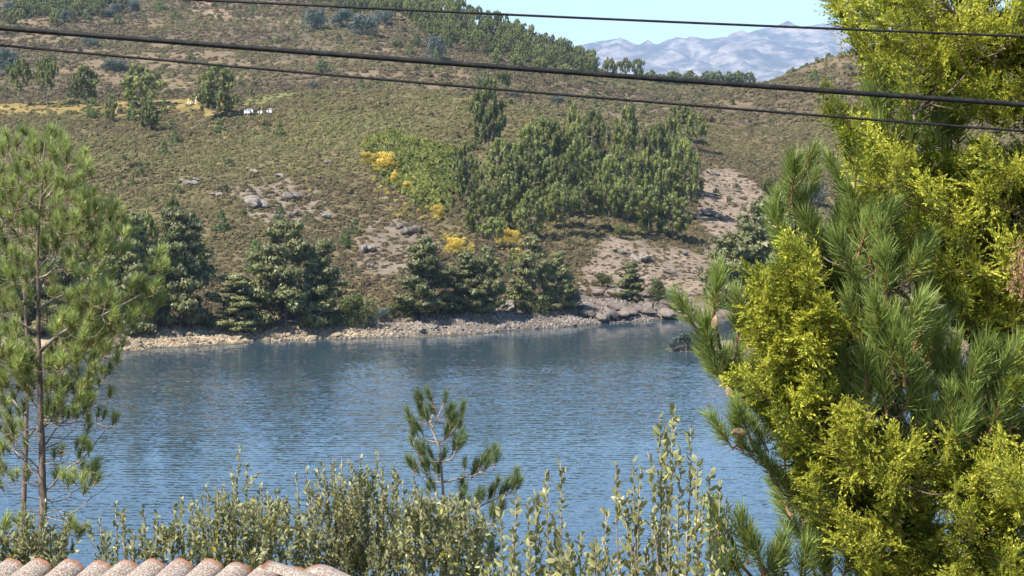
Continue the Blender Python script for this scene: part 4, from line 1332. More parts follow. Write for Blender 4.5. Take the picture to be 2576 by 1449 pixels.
# ------------------------------------------------------------------ left pine and its neighbour
LT = [tuft_mesh("needle_tuft", M_LPINE, 800 + s, 0.13, 0.125, 100, 0.0078, 1.05, 0.42, False, 0.006) for s in range(6)]
rl = np.random.default_rng(41)
def left_pine():
    Y = 25.0
    g = P(98, 1400, Y)
    base = np.array([g[0] + 0.05, Y, float(np.interp(Y, *NEARY)) - 0.2])
    root = empty("pine_tree", base)
    tag(root, "nearest pine on the left bank, full rounded green head and long bare lower trunk", "pine tree", "near pines on the left bank")
    tr = MB()
    path = [base] + [P(a, b, Y) for a, b in [(100, 1400), (107, 1300), (105, 1150), (103, 1050), (100, 950), (97, 860), (97, 750), (95, 650), (98, 560), (105, 470), (110, 400), (112, 352)]]
    rad = np.interp(np.linspace(0, 1, 40), [0, 0.42, 0.62, 0.8, 1], [0.078, 0.062, 0.045, 0.026, 0.007])
    c = curve(path, 40)
    tr.add(*tube(c + rl.normal(0, 0.004, c.shape), rad, 9))
    world_child(obj("trunk", tr.mesh("trunk", M_BARK, True), root), base)
    sk = Skeleton()
    sk.pts, sk.rad = list(c[18:]), list(rad[18:])
    def B(pts, r0=0.02, dy=0.0, r1=0.005):
        n = len(pts)
        return sk.limb([P(a, b, Y + dy * i / (n - 1)) for i, (a, b) in enumerate(pts)], r0, r1, 6, 9, 0.012, rl, (root, base, M_TWIG))
    B([(100, 885), (138, 851), (201, 818), (300, 772), (352, 742)], 0.026, -0.5)
    B([(103, 962), (167, 918), (234, 876), (301, 826), (352, 785), (395, 730)], 0.022, 0.3)
    B([(97, 775), (201, 705), (268, 629), (300, 590)], 0.022, -0.3)
    B([(97, 740), (134, 654), (159, 587), (175, 520)], 0.02, 0.5)
    B([(97, 700), (180, 655), (235, 600)], 0.014, -0.6)
    B([(300, 772), (345, 720), (390, 670), (410, 640)], 0.010, 0)
    B([(100, 840), (40, 808), (-40, 770)], 0.018, -0.3)
    B([(97, 620), (40, 575), (-20, 540)], 0.016, 0.2)
    B([(99, 560), (60, 480), (20, 410)], 0.014, -0.3)
    B([(102, 520), (150, 450), (190, 400)], 0.014, 0.2)
    B([(103, 500), (160, 430), (205, 410)], 0.012, -0.5)
    B([(100, 900), (60, 860), (10, 850), (-60, 830)], 0.018, 0.4)
    B([(104, 1130), (160, 1060), (220, 1035), (285, 1020)], 0.013, 0.3, 0.003)
    B([(106, 1240), (150, 1200), (210, 1150), (262, 1085), (285, 1050)], 0.014, -0.2, 0.003)
    B([(105, 1190), (60, 1140), (0, 1050)], 0.014, -0.3, 0.004)
    B([(105, 1230), (70, 1170), (20, 1120)], 0.012, 0.2, 0.004)
    B([(104, 1080), (160, 1030), (215, 985), (250, 960)], 0.013, 0.4)
    B([(106, 1260), (160, 1255), (210, 1225)], 0.010, 0.2)
    B([(106, 1290), (160, 1290), (215, 1330)], 0.008, -0.2, 0.002)
    B([(107, 1320), (140, 1325), (190, 1330)], 0.008, 0.2)
    B([(104, 1150), (50, 1100), (25, 1085)], 0.008, 0.1, 0.002)
    B([(106, 1215), (0, 1220)], 0.007, -0.3, 0.003)
    for q in range(16):                                       # fine dead branches, ascending then forking
        y0_ = rl.uniform(1000, 1340)
        L = rl.uniform(60, 190)
        up_ = rl.uniform(-0.35, 0.75)
        sg = 1 if rl.random() < 0.72 else -1
        p0 = (104, y0_); p1 = (104 + sg * L * 0.5, y0_ - L * up_ * 0.35); p2 = (104 + sg * L, y0_ - L * up_)
        B([p0, p1, p2], 0.0105, rl.uniform(-0.6, 0.6), 0.0032)
    for q in range(110):                                       # dead side twigs on the bare lower trunk
        a, b = rl.uniform(125, 285), rl.uniform(985, 1330)
        if b > 1150 and a > 250: continue
        sk.twig(P(a, b, Y + rl.uniform(-0.4, 0.4)), 0.0040, 0.9, 0.05)
    regs = [([(-60, 350), (0, 340), (50, 322), (110, 322), (170, 340), (215, 375), (232, 420), (228, 520), (200, 545), (120, 560), (-60, 560)], 122, 1.0),
            ([(215, 478), (262, 488), (322, 545), (328, 600), (292, 645), (240, 640), (205, 560)], 34, 0.5),
            ([(-60, 560), (90, 560), (85, 760), (-60, 800)], 52, 0.8),
            ([(100, 555), (200, 540), (272, 680), (268, 740), (205, 800), (110, 720)], 50, 0.8),
            ([(335, 700), (372, 660), (405, 622), (428, 655), (405, 760), (392, 800), (330, 800), (285, 780), (300, 745)], 26, 0.4),
            ([(140, 800), (270, 725), (305, 800), (275, 880), (205, 920), (120, 925)], 74, 0.7),
            ([(-60, 830), (60, 800), (90, 880), (80, 965), (-60, 965)], 60, 0.7),
            ([(205, 830), (335, 790), (330, 850), (280, 930), (215, 940)], 16, 0.5),
            ([(100, 890), (200, 900), (290, 880), (270, 1000), (190, 1045), (110, 1040)], 34, 0.6), ([(-20, 900), (90, 900), (90, 1060), (0, 1080)], 26, 0.6), ([(0, 1080), (95, 1060), (90, 1200), (0, 1220)], 12, 0.6), ([(130, 1030), (270, 1010), (300, 1060), (190, 1120)], 14, 0.4), ([(130, 1130), (230, 1110), (220, 1180), (140, 1240)], 9, 0.4),
            ([(130, 965), (230, 930), (262, 985), (240, 1018), (155, 1010)], 20, 0.4),
            ([(-60, 1000), (16, 1000), (24, 1120), (-60, 1160)], 16, 0.3),
            ([(195, 1185), (245, 1165), (236, 1240), (175, 1225)], 8, 0.2), ([(160, 1300), (205, 1325), (190, 1352), (150, 1350)], 8, 0.2)]
    items = []
    for poly, n, dep in regs:
        for a, b in sample_poly(poly, n, rl, 8):
            y = Y + rl.uniform(-1, 1) * dep
            p = P(a, b + 18, y)
            ax = P(100, b + 60, Y)
            d = nrm(p - ax) * np.array([0.35, 0.3, 0.3]) + np.array([0, -0.15, 0.95]) + rl.normal(0, 0.16, 3)
            items.append((p, nrm(d), rl.uniform(0.85, 1.2)))
    order = np.argsort([it[0][1] for it in items])              # nearest first
    inner = []
    for k_, i in enumerate(order):
        p, d, s = items[i]
        sk.twig(p, 0.004, 2.5)
        M = frames(d[None], rl)[0]
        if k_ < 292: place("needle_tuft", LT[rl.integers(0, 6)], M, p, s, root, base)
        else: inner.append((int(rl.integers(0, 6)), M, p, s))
    for poly, n, dep in regs[:7] + [([(-170, 420), (-60, 350), (-60, 950), (-120, 900), (-190, 700)], 150, 0.9)]:
        for a, b in sample_poly(poly, int(n * 0.38), rl, 4):
            p = P(a, b + 22, Y + rl.uniform(-0.5, 1.0) * dep)
            d = nrm(rl.normal(0, 0.4, 3) + np.array([0, 0, 0.7]))
            inner.append((int(rl.integers(0, 6)), frames(d[None], rl)[0], p, rl.uniform(0.8, 1.1)))
    fo = world_child(obj("foliage", join_stamped("foliage", LT, inner, [M_LPINE, M_SHOOT]), root), base)
    fo["kind"] = "stuff"
    world_child(obj("twigs", sk.mb.mesh("twigs", M_TWIG, True), root), base)["kind"] = "stuff"
left_pine()

def back_pine():
    Y = 28.0
    base = np.array([P(60, 1300, Y)[0], Y, float(np.interp(Y, *NEARY)) - 0.2])
    root = empty("pine_tree", base)
    tag(root, "thinner pine trunk close behind the nearest left pine", "pine tree", "near pines on the left bank")
    sk = Skeleton()
    c = sk.limb([base] + [P(a, b, Y) for a, b in [(60, 1260), (65, 1116), (67, 1033), (72, 940), (66, 820), (60, 700), (50, 560)]], 0.07, 0.02, 8, 30, 0.003, rl)
    world_child(obj("trunk", sk.mb.mesh("trunk", M_BARK, True), root), base)
    s2 = Skeleton(); s2.pts, s2.rad = list(c[12:]), [0.03] * len(c[12:])
    for pts in ([(66, 1040), (20, 1000), (-40, 960)], [(66, 960), (120, 900), (170, 850)], [(62, 1150), (20, 1120), (-30, 1060)], [(65, 1110), (110, 1060), (150, 1030)], [(62, 780), (10, 720)], [(60, 720), (120, 650)]):
        s2.limb([P(a, b, Y + rl.uniform(-.2, .5)) for a, b in pts], 0.016, 0.004, 5, 7, 0.01, rl)
    for poly, n in (([(-60, 600), (130, 600), (180, 850), (-60, 930)], 40), ([(-60, 960), (20, 990), (30, 1010), (-60, 1040)], 7), ([(100, 1020), (160, 1015), (150, 1060), (110, 1070)], 6), ([(20, 1040), (50, 1050), (45, 1110), (25, 1110)], 5), ([(0, 1310), (80, 1290), (100, 1330), (0, 1345)], 12), ([(170, 1180), (215, 1185), (200, 1215)], 4)):
        for a, b in sample_poly(poly, n, rl, 8):
            p = P(a, b + 16, Y + rl.uniform(-0.5, 0.5))
            s2.twig(p, 0.004, 3)
            d = nrm(np.array([rl.normal(0, 0.4), rl.normal(0, 0.3), 0.8]))
            place("needle_tuft", LT[rl.integers(0, 6)], frames(d[None], rl)[0], p, rl.uniform(0.85, 1.15), root, base)
    world_child(obj("twigs", s2.mb.mesh("twigs", M_TWIG, True), root), base)["kind"] = "stuff"
back_pine()

# ------------------------------------------------------------------ young pine in the middle
M_MIDPINE = foliage_mat("middle_pine_needles", [(0.0, (0.16, 0.11, 0.04)), (0.2, (0.10, 0.125, 0.045)), (0.55, (0.13, 0.175, 0.06)), (1.0, (0.24, 0.28, 0.10))], 0.3, 0.4, 0.35, 0.15)
MT = [tuft_mesh("needle_tuft", M_MIDPINE, 830 + s, 0.12, 0.088, 120, 0.0055, 1.0, 0.3, False, 0.004) for s in range(4)]
def young_pine():
    Y = 18.0
    Q = lambda a, b, y=Y: P(858.7 + a / 3.0, 966 + b / 3.0, y)
    base = np.array([Q(790, 1300)[0], Y, float(np.interp(Y, *NEARY)) - 0.2])
    root = empty("young_pine", base)
    tag(root, "slender young pine with sparse tufts standing in front of open water", "young pine")
    sk = Skeleton()
    c = sk.limb([base, Q(785, 1200), Q(780, 1000), Q(765, 790), Q(750, 600), Q(735, 440), Q(705, 360), Q(670, 300)], 0.026, 0.011, 8, 26, 0.002, rl)
    s2 = Skeleton(); s2.mb = sk.mb; s2.pts, s2.rad = list(c[8:]), [0.012] * len(c[8:])
    for pts in ([(670, 300), (640, 240), (620, 120)], [(670, 300), (690, 220), (700, 150)], [(690, 330), (740, 230), (775, 140)], [(735, 440), (620, 425), (570, 400), (520, 330)], [(735, 440), (810, 390), (880, 300), (900, 210)],
                [(750, 590), (840, 560), (880, 470)], [(750, 590), (660, 590), (600, 575), (570, 510)], [(762, 742), (680, 735), (610, 715), (540, 650)], [(762, 740), (850, 725), (920, 710), (1060, 665), (1160, 570)],
                [(778, 1000), (860, 990), (940, 970), (1100, 900), (1250, 830), (1320, 760)], [(785, 1130), (900, 1140), (1000, 1110), (1110, 1065), (1200, 1020)], [(788, 1250), (900, 1400), (1010, 1390), (1110, 1310)], [(780, 1000), (700, 960), (650, 840)]):
        dy = rl.uniform(-0.35, 0.35)
        s2.limb([Q(a, b, Y + dy * i / (len(pts) - 1)) for i, (a, b) in enumerate(pts)], 0.010, 0.003, 5, 9, 0.003, rl)
    for a, b in [(620, 130), (590, 160), (700, 140), (640, 240), (615, 270), (655, 275), (720, 220), (770, 150), (780, 240), (800, 260), (820, 300), (850, 310), (880, 290), (885, 330), (900, 200), (520, 290), (560, 330), (575, 345), (540, 400), (620, 360), (770, 400), (790, 385), (815, 375), (840, 490), (860, 500), (880, 440), (885, 480), (570, 500), (610, 530), (625, 550), (710, 560), (760, 570), (545, 630), (560, 650), (590, 660), (640, 620), (650, 680), (670, 640), (720, 660), (735, 690), (930, 640), (1005, 650), (1030, 620), (1050, 600), (1070, 640), (1100, 590), (1140, 540), (1155, 600), (980, 690), (900, 800), (920, 840), (890, 870), (720, 800), (660, 830), (990, 880), (1040, 890), (1010, 930), (1110, 860), (1150, 800), (1180, 840), (1220, 830), (1250, 800), (1280, 790), (1310, 740), (1320, 780), (1100, 850), (1110, 1010), (1140, 1040), (1190, 980), (1090, 1290), (1110, 1320), (1120, 1270), (1140, 1300), (990, 1290), (960, 1350), (900, 940), (930, 960)]:
        p = Q(a, b + 28, Y + rl.uniform(-0.25, 0.25))
        s2.twig(p, 0.0035, 1.5)
        q = nrm(np.array([0.25 * np.sign(a - 740) + rl.normal(0, 0.14), rl.normal(-0.1, 0.2), 0.9]))
        place("needle_tuft", MT[rl.integers(0, 4)], frames(q[None], rl)[0], p, rl.uniform(0.85, 1.15), root, base)
    world_child(obj("trunk", s2.mb.mesh("trunk", M_TWIG, True), root), base)
young_pine()

# ------------------------------------------------------------------ close pine on the right
RT = [tuft_mesh("needle_tuft", M_RPINE, 850 + s, 0.19, 0.104, 180, 0.0050, 0.98, 0.36, True, 0.0055, 0.06, 0.2) for s in range(6)]
def cone_mesh():
    mb = MB()
    n = 90
    i = np.arange(n)
    f = i / n
    an = i * 2.39996
    r = 0.021 * np.sin(np.pi * (0.08 + 0.86 * f)) ** 0.8
    pos = np.stack([r * np.cos(an), r * np.sin(an), 0.085 * f], 1)
    d = np.stack([np.cos(an), np.sin(an), np.full(n, 0.9)], 1)
    TV = np.array([(-0.006, 0, -0.004), (0.006, 0, -0.004), (0.005, 0.002, 0.008), (-0.005, 0.002, 0.008), (0, -0.004, 0.004)])
    TT = np.array([(0, 1, 4), (1, 2, 4), (2, 3, 4), (3, 0, 4)])
    M = frames(d, rl, np.zeros(n))
    stamp(mb, TV, TT, M, pos, np.ones(n), 0.5)
    mb.add(*tube([(0, 0, -0.015), (0, 0, 0.01), (0, 0, 0.045), (0, 0, 0.082)], [0.005, 0.013, 0.018, 0.004], 8))
    return mb.mesh("cone", M_CONE)
rp = np.random.default_rng(43)
def right_pine():
    Y = 9.7
    base = np.array([P(2440, 1300, 10.4)[0], 10.4, float(np.interp(10.4, *NEARY)) - 0.2])
    root = empty("pine_tree", base)
    tag(root, "close long-needled pine growing through the golden conifer at the right", "pine tree")
    sk = Skeleton()
    T_ = [base, P(2450, 1460, 10.4), P(2480, 1250, 10.4), P(2490, 1050, 10.4), P(2470, 900, 10.3), P(2420, 600, 10.3), P(2380, 350, 10.2), P(2370, 100, 10.2), P(2360, -200, 10.2)]
    c = sk.limb(T_, 0.075, 0.02, 9, 40, 0.004, rp)
    world_child(obj("trunk", sk.mb.mesh("trunk", M_BARK, True), root), base)
    s2 = Skeleton(); s2.pts, s2.rad = list(c[10:]), [0.03] * len(c[10:])
    def B(pts, r0, y0, y1, r1=0.006):
        n = len(pts)
        s2.limb([P(a, b, y0 + (y1 - y0) * i / (n - 1)) for i, (a, b) in enumerate(pts)], r0, r1, 7, 14, 0.003, rp, (root, base, M_BARK))
    B([(2490, 960), (2440, 850), (2400, 815), (2355, 795), (2290, 760), (2240, 690)], 0.026, 10.3, 9.4)
    B([(2480, 960), (2420, 985), (2370, 1010), (2300, 1022), (2220, 990), (2180, 930)], 0.018, 10.3, 9.4)
    B([(2490, 1100), (2330, 1110), (2200, 1090), (2100, 1010), (2060, 960)], 0.018, 10.3, 9.3)
    B([(2480, 1000), (2250, 960), (2050, 1000), (1900, 1010), (1815, 900), (1798, 790)], 0.020, 10.3, 9.0)
    B([(1850, 970), (1850, 900), (1858, 830)], 0.007, 9.15, 9.1)
    B([(2470, 1250), (2250, 1290), (2100, 1280), (1985, 1215), (1905, 1140), (1880, 1085)], 0.020, 10.3, 9.0)
    B([(1905, 1140), (1865, 1125), (1850, 1110)], 0.007, 9.1, 9.0)
    B([(2420, 750), (2250, 760), (2100, 700), (2040, 600), (2000, 520), (1995, 470)], 0.018, 10.3, 9.3)
    B([(2100, 700), (2080, 640), (2060, 590)], 0.008, 9.6, 9.3)
    B([(2400, 600), (2280, 640), (2200, 620)], 0.014, 10.3, 9.5)
    B([(2390, 420), (2280, 330), (2200, 260)], 0.014, 10.3, 9.9)
    B([(2390, 450), (2200, 470), (2150, 500)], 0.012, 10.3, 9.9)
    B([(2450, 1440), (2250, 1500), (2000, 1500), (1880, 1440), (1840, 1350)], 0.018, 10.3, 9.0)
    B([(2000, 1500), (1980, 1440)], 0.008, 9.2, 9.1)
    B([(2250, 1500), (2080, 1500), (2050, 1450)], 0.008, 9.6, 9.4)
    spots = [  # (foot of the tuft in the view, distance, size, lean to the left)
        (1795, 795, 9.0, 1.15, .05), (1752, 830, 9.0, 1.0, .55), (1858, 850, 9.1, 1.1, -.1), (1800, 900, 9.05, 1.15, .3), (1822, 965, 9.05, 1.1, .35), (1845, 985, 9.1, 0.9, .5), (1872, 1000, 9.15, .9, .2),
        (1992, 500, 9.3, 1.1, .05), (2030, 505, 9.35, .75, -.5), (1965, 560, 9.4, .8, .1), (2005, 560, 9.35, .9, .1), (1980, 620, 9.3, 1.05, .3), (2025, 590, 9.35, 1.0, 0), (2060, 640, 9.3, 1.1, .1), (2050, 690, 9.35, 1.1, .2),
        (2125, 560, 9.7, 1.0, .0), (2100, 620, 9.5, 1.05, .1), (2115, 680, 9.4, 1.1, .1), (2160, 640, 9.5, 1.1, .1), (2195, 610, 9.5, 1.1, 0), (2150, 700, 9.4, 1.15, .2), (2205, 680, 9.4, 1.15, .1), (2240, 650, 9.5, 1.1, 0), (2230, 740, 9.4, 1.15, 0), (2270, 720, 9.4, 1.15, -.1), (2300, 690, 9.5, 1.1, -.2),
        (2010, 660, 9.45, 1.1, .3), (2075, 740, 9.45, 1.1, .2), (2120, 770, 9.5, 1.1, .1), (2170, 790, 9.45, 1.1, 0), (2030, 720, 9.5, 1.0, .3),
        (2175, 860, 9.4, 1.15, .1), (2130, 850, 9.5, 1.1, .2), (2222, 850, 9.3, 1.2, .0), (2260, 870, 9.3, 1.25, -.05), (2245, 930, 9.3, 1.25, 0), (2275, 960, 9.3, 1.2, -.3), (2215, 950, 9.35, 1.2, .3), (2180, 990, 9.35, 1.15, .2), (2150, 960, 9.4, 1.1, .4), (2135, 1030, 9.4, 1.1, .3), (2190, 1060, 9.35, 1.1, .1), (2230, 1040, 9.35, 1.15, 0), (2270, 1040, 9.4, 1.1, -.2), (2300, 1080, 9.4, 1.1, -.1),
        (2320, 820, 9.5, 1.1, -.1), (2300, 880, 9.4, 1.2, -.3), (2330, 930, 9.5, 1.1, -.2), (2370, 1000, 9.5, 1.1, 0), (2390, 960, 9.5, 1.15, .1), (2420, 1000, 9.4, 1.2, 0), (2450, 970, 9.4, 1.2, -.1), (2480, 1000, 9.45, 1.2, -.1), (2520, 980, 9.5, 1.2, -.2), (2550, 1010, 9.5, 1.2, -.2), (2400, 1090, 9.4, 1.2, .1), (2350, 1110, 9.4, 1.15, .2), (2440, 1100, 9.4, 1.2, 0), (2490, 1090, 9.4, 1.2, -.1), (2540, 1090, 9.45, 1.2, -.1), (2380, 1160, 9.4, 1.15, .1), (2310, 1160, 9.5, 1.1, .1), (2590, 1060, 9.5, 1.2, -.2), (2440, 1180, 9.5, 1.1, 0), (2500, 1170, 9.6, 1.1, 0),
        (1885, 1095, 9.0, .95, .2), (1840, 1125, 9.0, .9, .45), (1868, 1130, 9.0, .85, .1), (1930, 1130, 9.05, .8, .2), (1900, 1160, 9.05, .7, .7), (1950, 1090, 9.2, .95, .2), (1975, 1170, 9.1, .9, .2), (1935, 1190, 9.05, .75, .8), (1960, 1225, 9.1, .8, .7), (1995, 1250, 9.15, .9, .6), (2020, 1280, 9.2, 1.0, .5), (2050, 1310, 9.25, 1.0, .4), (2085, 1345, 9.3, 1.0, .4), (2030, 1230, 9.2, .9, .3), (2110, 1380, 9.35, .95, .3),
        (1840, 1365, 9.0, 1.15, .25), (1880, 1410, 9.0, 1.15, .2), (1830, 1420, 9.0, 1.1, .3), (1870, 1460, 9.0, 1.2, .2), (1920, 1440, 9.0, 1.1, 0), (1910, 1470, 9.05, 1.1, -.1), (1970, 1440, 9.1, 1.05, 0), (2010, 1470, 9.1, 1.1, 0), (1950, 1490, 9.1, 1.1, .1), (2050, 1450, 9.2, 1.1, 0), (2090, 1440, 9.3, 1.1, 0), (2120, 1460, 9.3, 1.1, 0), (2075, 1490, 9.3, 1.1, 0), (2160, 1440, 9.4, 1.0, .1), (1850, 1500, 9.0, 1.1, .1),
        (2210, 245, 10.0, 1.0, 0), (2170, 260, 10.0, .9, .2), (2195, 330, 9.9, 1.1, .1), (2150, 340, 9.95, .9, .3), (2240, 330, 9.9, 1.1, 0), (2280, 340, 9.9, 1.1, 0), (2310, 330, 9.9, 1.1, -.1), (2255, 400, 9.8, 1.1, 0), (2290, 400, 9.9, 1.0, 0), (2340, 350, 10.0, 1.1, -.2), (2380, 360, 10.0, 1.1, -.1), (2120, 470, 9.9, .9, .3), (2140, 520, 9.9, .9, .3), (2160, 550, 9.8, .9, .2), (2330, 400, 10.0, 1.1, 0), (2410, 380, 10.1, 1.1, 0),
        (2620, 900, 9.8, 1.2, 0), (2660, 1040, 9.8, 1.2, 0), (2720, 1120, 9.9, 1.2, 0), (2350, -60, 10.2, 1.1, 0), (2400, 40, 10.2, 1.1, 0), (2430, 20, 10.1, 1.1, -.1), (2460, -20, 10.1, 1.1, 0)]
    extra = []
    for a, b, y, s, lean in spots:
        if 1960 < a < 2600 and 480 < b < 1200 and rp.random() < 0.95:
            extra.append((a + rp.uniform(-38, 38), b + rp.uniform(-40, 40), y + rp.uniform(0.05, 0.3), s * rp.uniform(0.7, 0.95), lean + rp.normal(0, 0.35)))
    for a, b, y, s, lean in spots + extra:
        if 2125 < a < 2620 and 480 < b < 1200: y -= 0.40
        p = P(a, b, y)
        s2.twig(p, 0.006, 3, 0.2)
        d = nrm(np.array([-lean + rp.normal(0, 0.20), -0.22 + rp.normal(0, 0.12), 0.9]))
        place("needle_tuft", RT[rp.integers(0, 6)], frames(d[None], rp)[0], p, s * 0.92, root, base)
    inner = []
    for poly, n in (([(1960, 620), (2260, 640), (2350, 900), (2560, 960), (2600, 1180), (2150, 1100), (2080, 900), (1990, 700)], 110), ([(2150, 240), (2450, 260), (2450, 400), (2180, 420)], 18), ([(1800, 840), (1870, 860), (1890, 990), (1830, 990)], 5), ([(1990, 1240), (2120, 1400), (2080, 1450), (1960, 1250)], 10)):
        for a, b in sample_poly(poly, n, rp, 12):
            d = nrm(np.array([rp.normal(-0.1, 0.4), rp.normal(0, 0.4), 0.7]))
            inner.append((int(rp.integers(0, 6)), frames(d[None], rp)[0], P(a, b + 30, rp.uniform(9.8, 10.5)), rp.uniform(0.85, 1.15)))
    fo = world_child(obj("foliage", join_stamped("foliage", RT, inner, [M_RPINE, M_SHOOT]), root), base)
    fo["kind"] = "stuff"
    cm = cone_mesh()
    for a, b, y, s, d in [(2186, 622, 9.2, 1.1, (-.5, -.3, .3)), (2205, 612, 9.25, 1.1, (.9, -.2, .35)), (1800, 797, 8.95, 1.0, (-.1, -.3, -.9)), (2098, 640, 9.3, .6, (-.6, -.2, .1)), (1872, 1088, 8.95, 1.1, (-.8, -.3, .1)), (1830, 975, 9.0, 1.0, (.3, -.4, -.8)), (2062, 690, 9.3, .8, (-.9, -.2, .05)), (2170, 1400, 9.2, 1.0, (-.3, -.3, -.8))]:
        place("cone", cm, frames(nrm(d)[None], rp)[0], P(a, b, y), s * 0.62, root, base)
    world_child(obj("twigs", s2.mb.mesh("twigs", M_BARK, True), root), base)["kind"] = "stuff"
right_pine()

# ------------------------------------------------------------------ golden conifer
def spray_mesh(name, mat, seed, side=30, tw=18):
    """a scale-leaved bough, one unit long, growing along +z and fanned in the xz plane"""
    rng = np.random.default_rng(seed)
    mb = MB()
    bend = rng.normal(0, 0.10, 2)
    spine = lambda s: np.array([bend[0] * s * s, bend[1] * s * s, s])
    mb.add(*tube([spine(s) for s in (-0.12, 0.25, 0.6, 0.95)], [0.014, 0.010, 0.006, 0.003], 4), 0.15, 1)
    P_, D_, L_, T_ = [], [], [], []
    for i in range(side):
        s = 0.04 + 0.92 * i / side + rng.normal(0, 0.012)
        b0 = spine(s)
        sg = 1 if i % 2 else -1
        out = rng.normal(0, 0.55)
        d = nrm(np.array([sg * math.cos(out), math.sin(out), rng.uniform(0.65, 1.15)]))
        ln = (0.18 + 0.50 * (1 - s) ** 0.8 * min(1, s * 4 + 0.4)) * rng.uniform(0.7, 1.15)
        perp = nrm(np.cross(d, np.array([0, 1.0, 0.2])))
        for k in range(tw):
            f = (k + rng.random()) / tw
            P_.append(b0 + d * ln * f + rng.normal(0, 0.008, 3))
            q = d * 0.9 + perp * (1 if k % 2 else -1) * rng.uniform(0.4, 0.9) + rng.normal(0, 0.3, 3) + np.array([0, 0, 0.3])
            D_.append(q)
            L_.append(rng.uniform(0.06, 0.105) * (1.1 - 0.4 * f))
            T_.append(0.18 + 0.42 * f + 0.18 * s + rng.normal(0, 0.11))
    for k in range(16):
        P_.append(spine(0.85 + 0.012 * k)); D_.append(np.array([rng.normal(0, .5), rng.normal(0, .5), 1.0])); L_.append(0.07); T_.append(0.8)
    P_, D_, L_, T_ = np.array(P_), np.array(D_), np.array(L_), np.array(T_)
    TV = np.array([(0, 0, 0), (0.17, 0.03, 0.45), (-0.17, -0.03, 0.45), (0, 0, 1.0)])
    TT = np.array([(0, 1, 2), (2, 1, 3)])
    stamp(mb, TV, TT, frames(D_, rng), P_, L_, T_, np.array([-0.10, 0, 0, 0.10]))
    return mb.mesh(name, [mat, M_SHOOT])
SP_ = [spray_mesh("foliage_spray", M_GOLD, 900 + s) for s in range(7)]
rgd = np.random.default_rng(47)
def golden():
    base = np.array([P(2640, 1400, 10.6)[0], 10.6, float(np.interp(10.6, *NEARY)) - 0.2])
    root = empty("golden_conifer", base)
    tag(root, "big yellow-green scale-leaved conifer filling the right side in front of the cables' far ends", "conifer")
    sk = Skeleton()
    c = sk.limb([base, P(2640, 1200, 10.6), P(2630, 800, 10.6), P(2600, 400, 10.6), P(2580, 0, 10.6), P(2570, -400, 10.6)], 0.09, 0.03, 9, 40, 0.004, rgd)
    world_child(obj("trunk", sk.mb.mesh("trunk", M_BARK, True), root), base)
    s2 = Skeleton(); s2.pts, s2.rad = list(c[8:]), [0.03] * len(c[8:])
    for pts in ([(2600, 300), (2400, 180), (2250, 100), (2140, 60)], [(2590, 200), (2450, 80), (2350, 0)], [(2610, 620), (2400, 480), (2250, 380), (2140, 320)], [(2615, 700), (2420, 600), (2300, 520), (2200, 470)], [(2620, 800), (2500, 740), (2400, 680)],
                [(2635, 1150), (2350, 1100), (2150, 1000), (2020, 850), (1990, 740)], [(2635, 1200), (2300, 1200), (2100, 1120), (1960, 1000), (1890, 930)], [(2640, 1300), (2350, 1330), (2150, 1300), (2030, 1220), (1990, 1190)], [(2150, 1000), (2060, 900), (1950, 760), (1905, 700)],
                [(2640, 1350), (2400, 1420), (2250, 1400), (2130, 1340)], [(2640, 1300), (2500, 1250), (2400, 1200), (2340, 1170)], [(2400, 180), (2330, 250), (2300, 300)]):
        n = len(pts)
        y1 = rgd.uniform(8.9, 9.5)
        s2.limb([P(a, b, 10.5 + (y1 - 10.5) * i / (n - 1)) for i, (a, b) in enumerate(pts)], 0.022, 0.005, 6, 12, 0.006, rgd, (root, base, M_BARK))
    A = [(2100, 5), (2240, -80), (2700, -150), (2700, 330), (2480, 290), (2330, 250), (2240, 215), (2190, 165), (2150, 125), (2120, 80)]
    Bp = [(2095, 262), (2150, 330), (2230, 330), (2290, 375), (2400, 400), (2560, 380), (2720, 420), (2720, 960), (2576, 930), (2500, 870), (2420, 800), (2350, 720), (2300, 630), (2240, 560), (2185, 500), (2150, 440), (2130, 380)]
    C1 = [(1905, 690), (1960, 740), (2000, 640), (2022, 620), (2045, 700), (2060, 800), (2140, 790), (2110, 900), (2070, 1010), (1990, 1040), (1950, 960), (1910, 860)]
    C2 = [(1850, 915), (1920, 960), (1990, 1020), (2080, 1040), (2150, 990), (2200, 1100), (2330, 1140), (2340, 1250), (2390, 1449), (2400, 1500), (2180, 1500), (2150, 1400), (2090, 1330), (2020, 1250), (2000, 1190), (1980, 1110), (1900, 1020)]
    D_ = [(2345, 1170), (2420, 1230), (2500, 1200), (2720, 1180), (2720, 1520), (2380, 1520), (2420, 1350), (2360, 1240)]
    spots, inner = [], []
    for poly, n, y0, y1, md in ((A, 74, 9.0, 9.9, 24), (Bp, 104, 8.9, 9.7, 24), (C1, 46, 8.75, 9.15, 17), (C2, 74, 8.65, 9.2, 21), (D_, 42, 8.3, 8.9, 22)):
        for a, b in sample_poly(poly, n, rgd, md):
            # lumps: neighbouring boughs share a depth, so the tree shows masses and dark hollows between them
            lump = float(fbm(np.array([a / 90.0]), np.array([b / 70.0]), 2)[0])
            spots.append((a, b, y0 + (y1 - y0) * np.clip(1.6 * lump - 0.25 + rgd.normal(0, 0.12), 0, 1), rgd.uniform(0.20, 0.30)))
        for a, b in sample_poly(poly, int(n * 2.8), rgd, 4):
            inner.append((a, b, y1 + rgd.uniform(-0.15, 0.7), rgd.uniform(0.20, 0.30)))
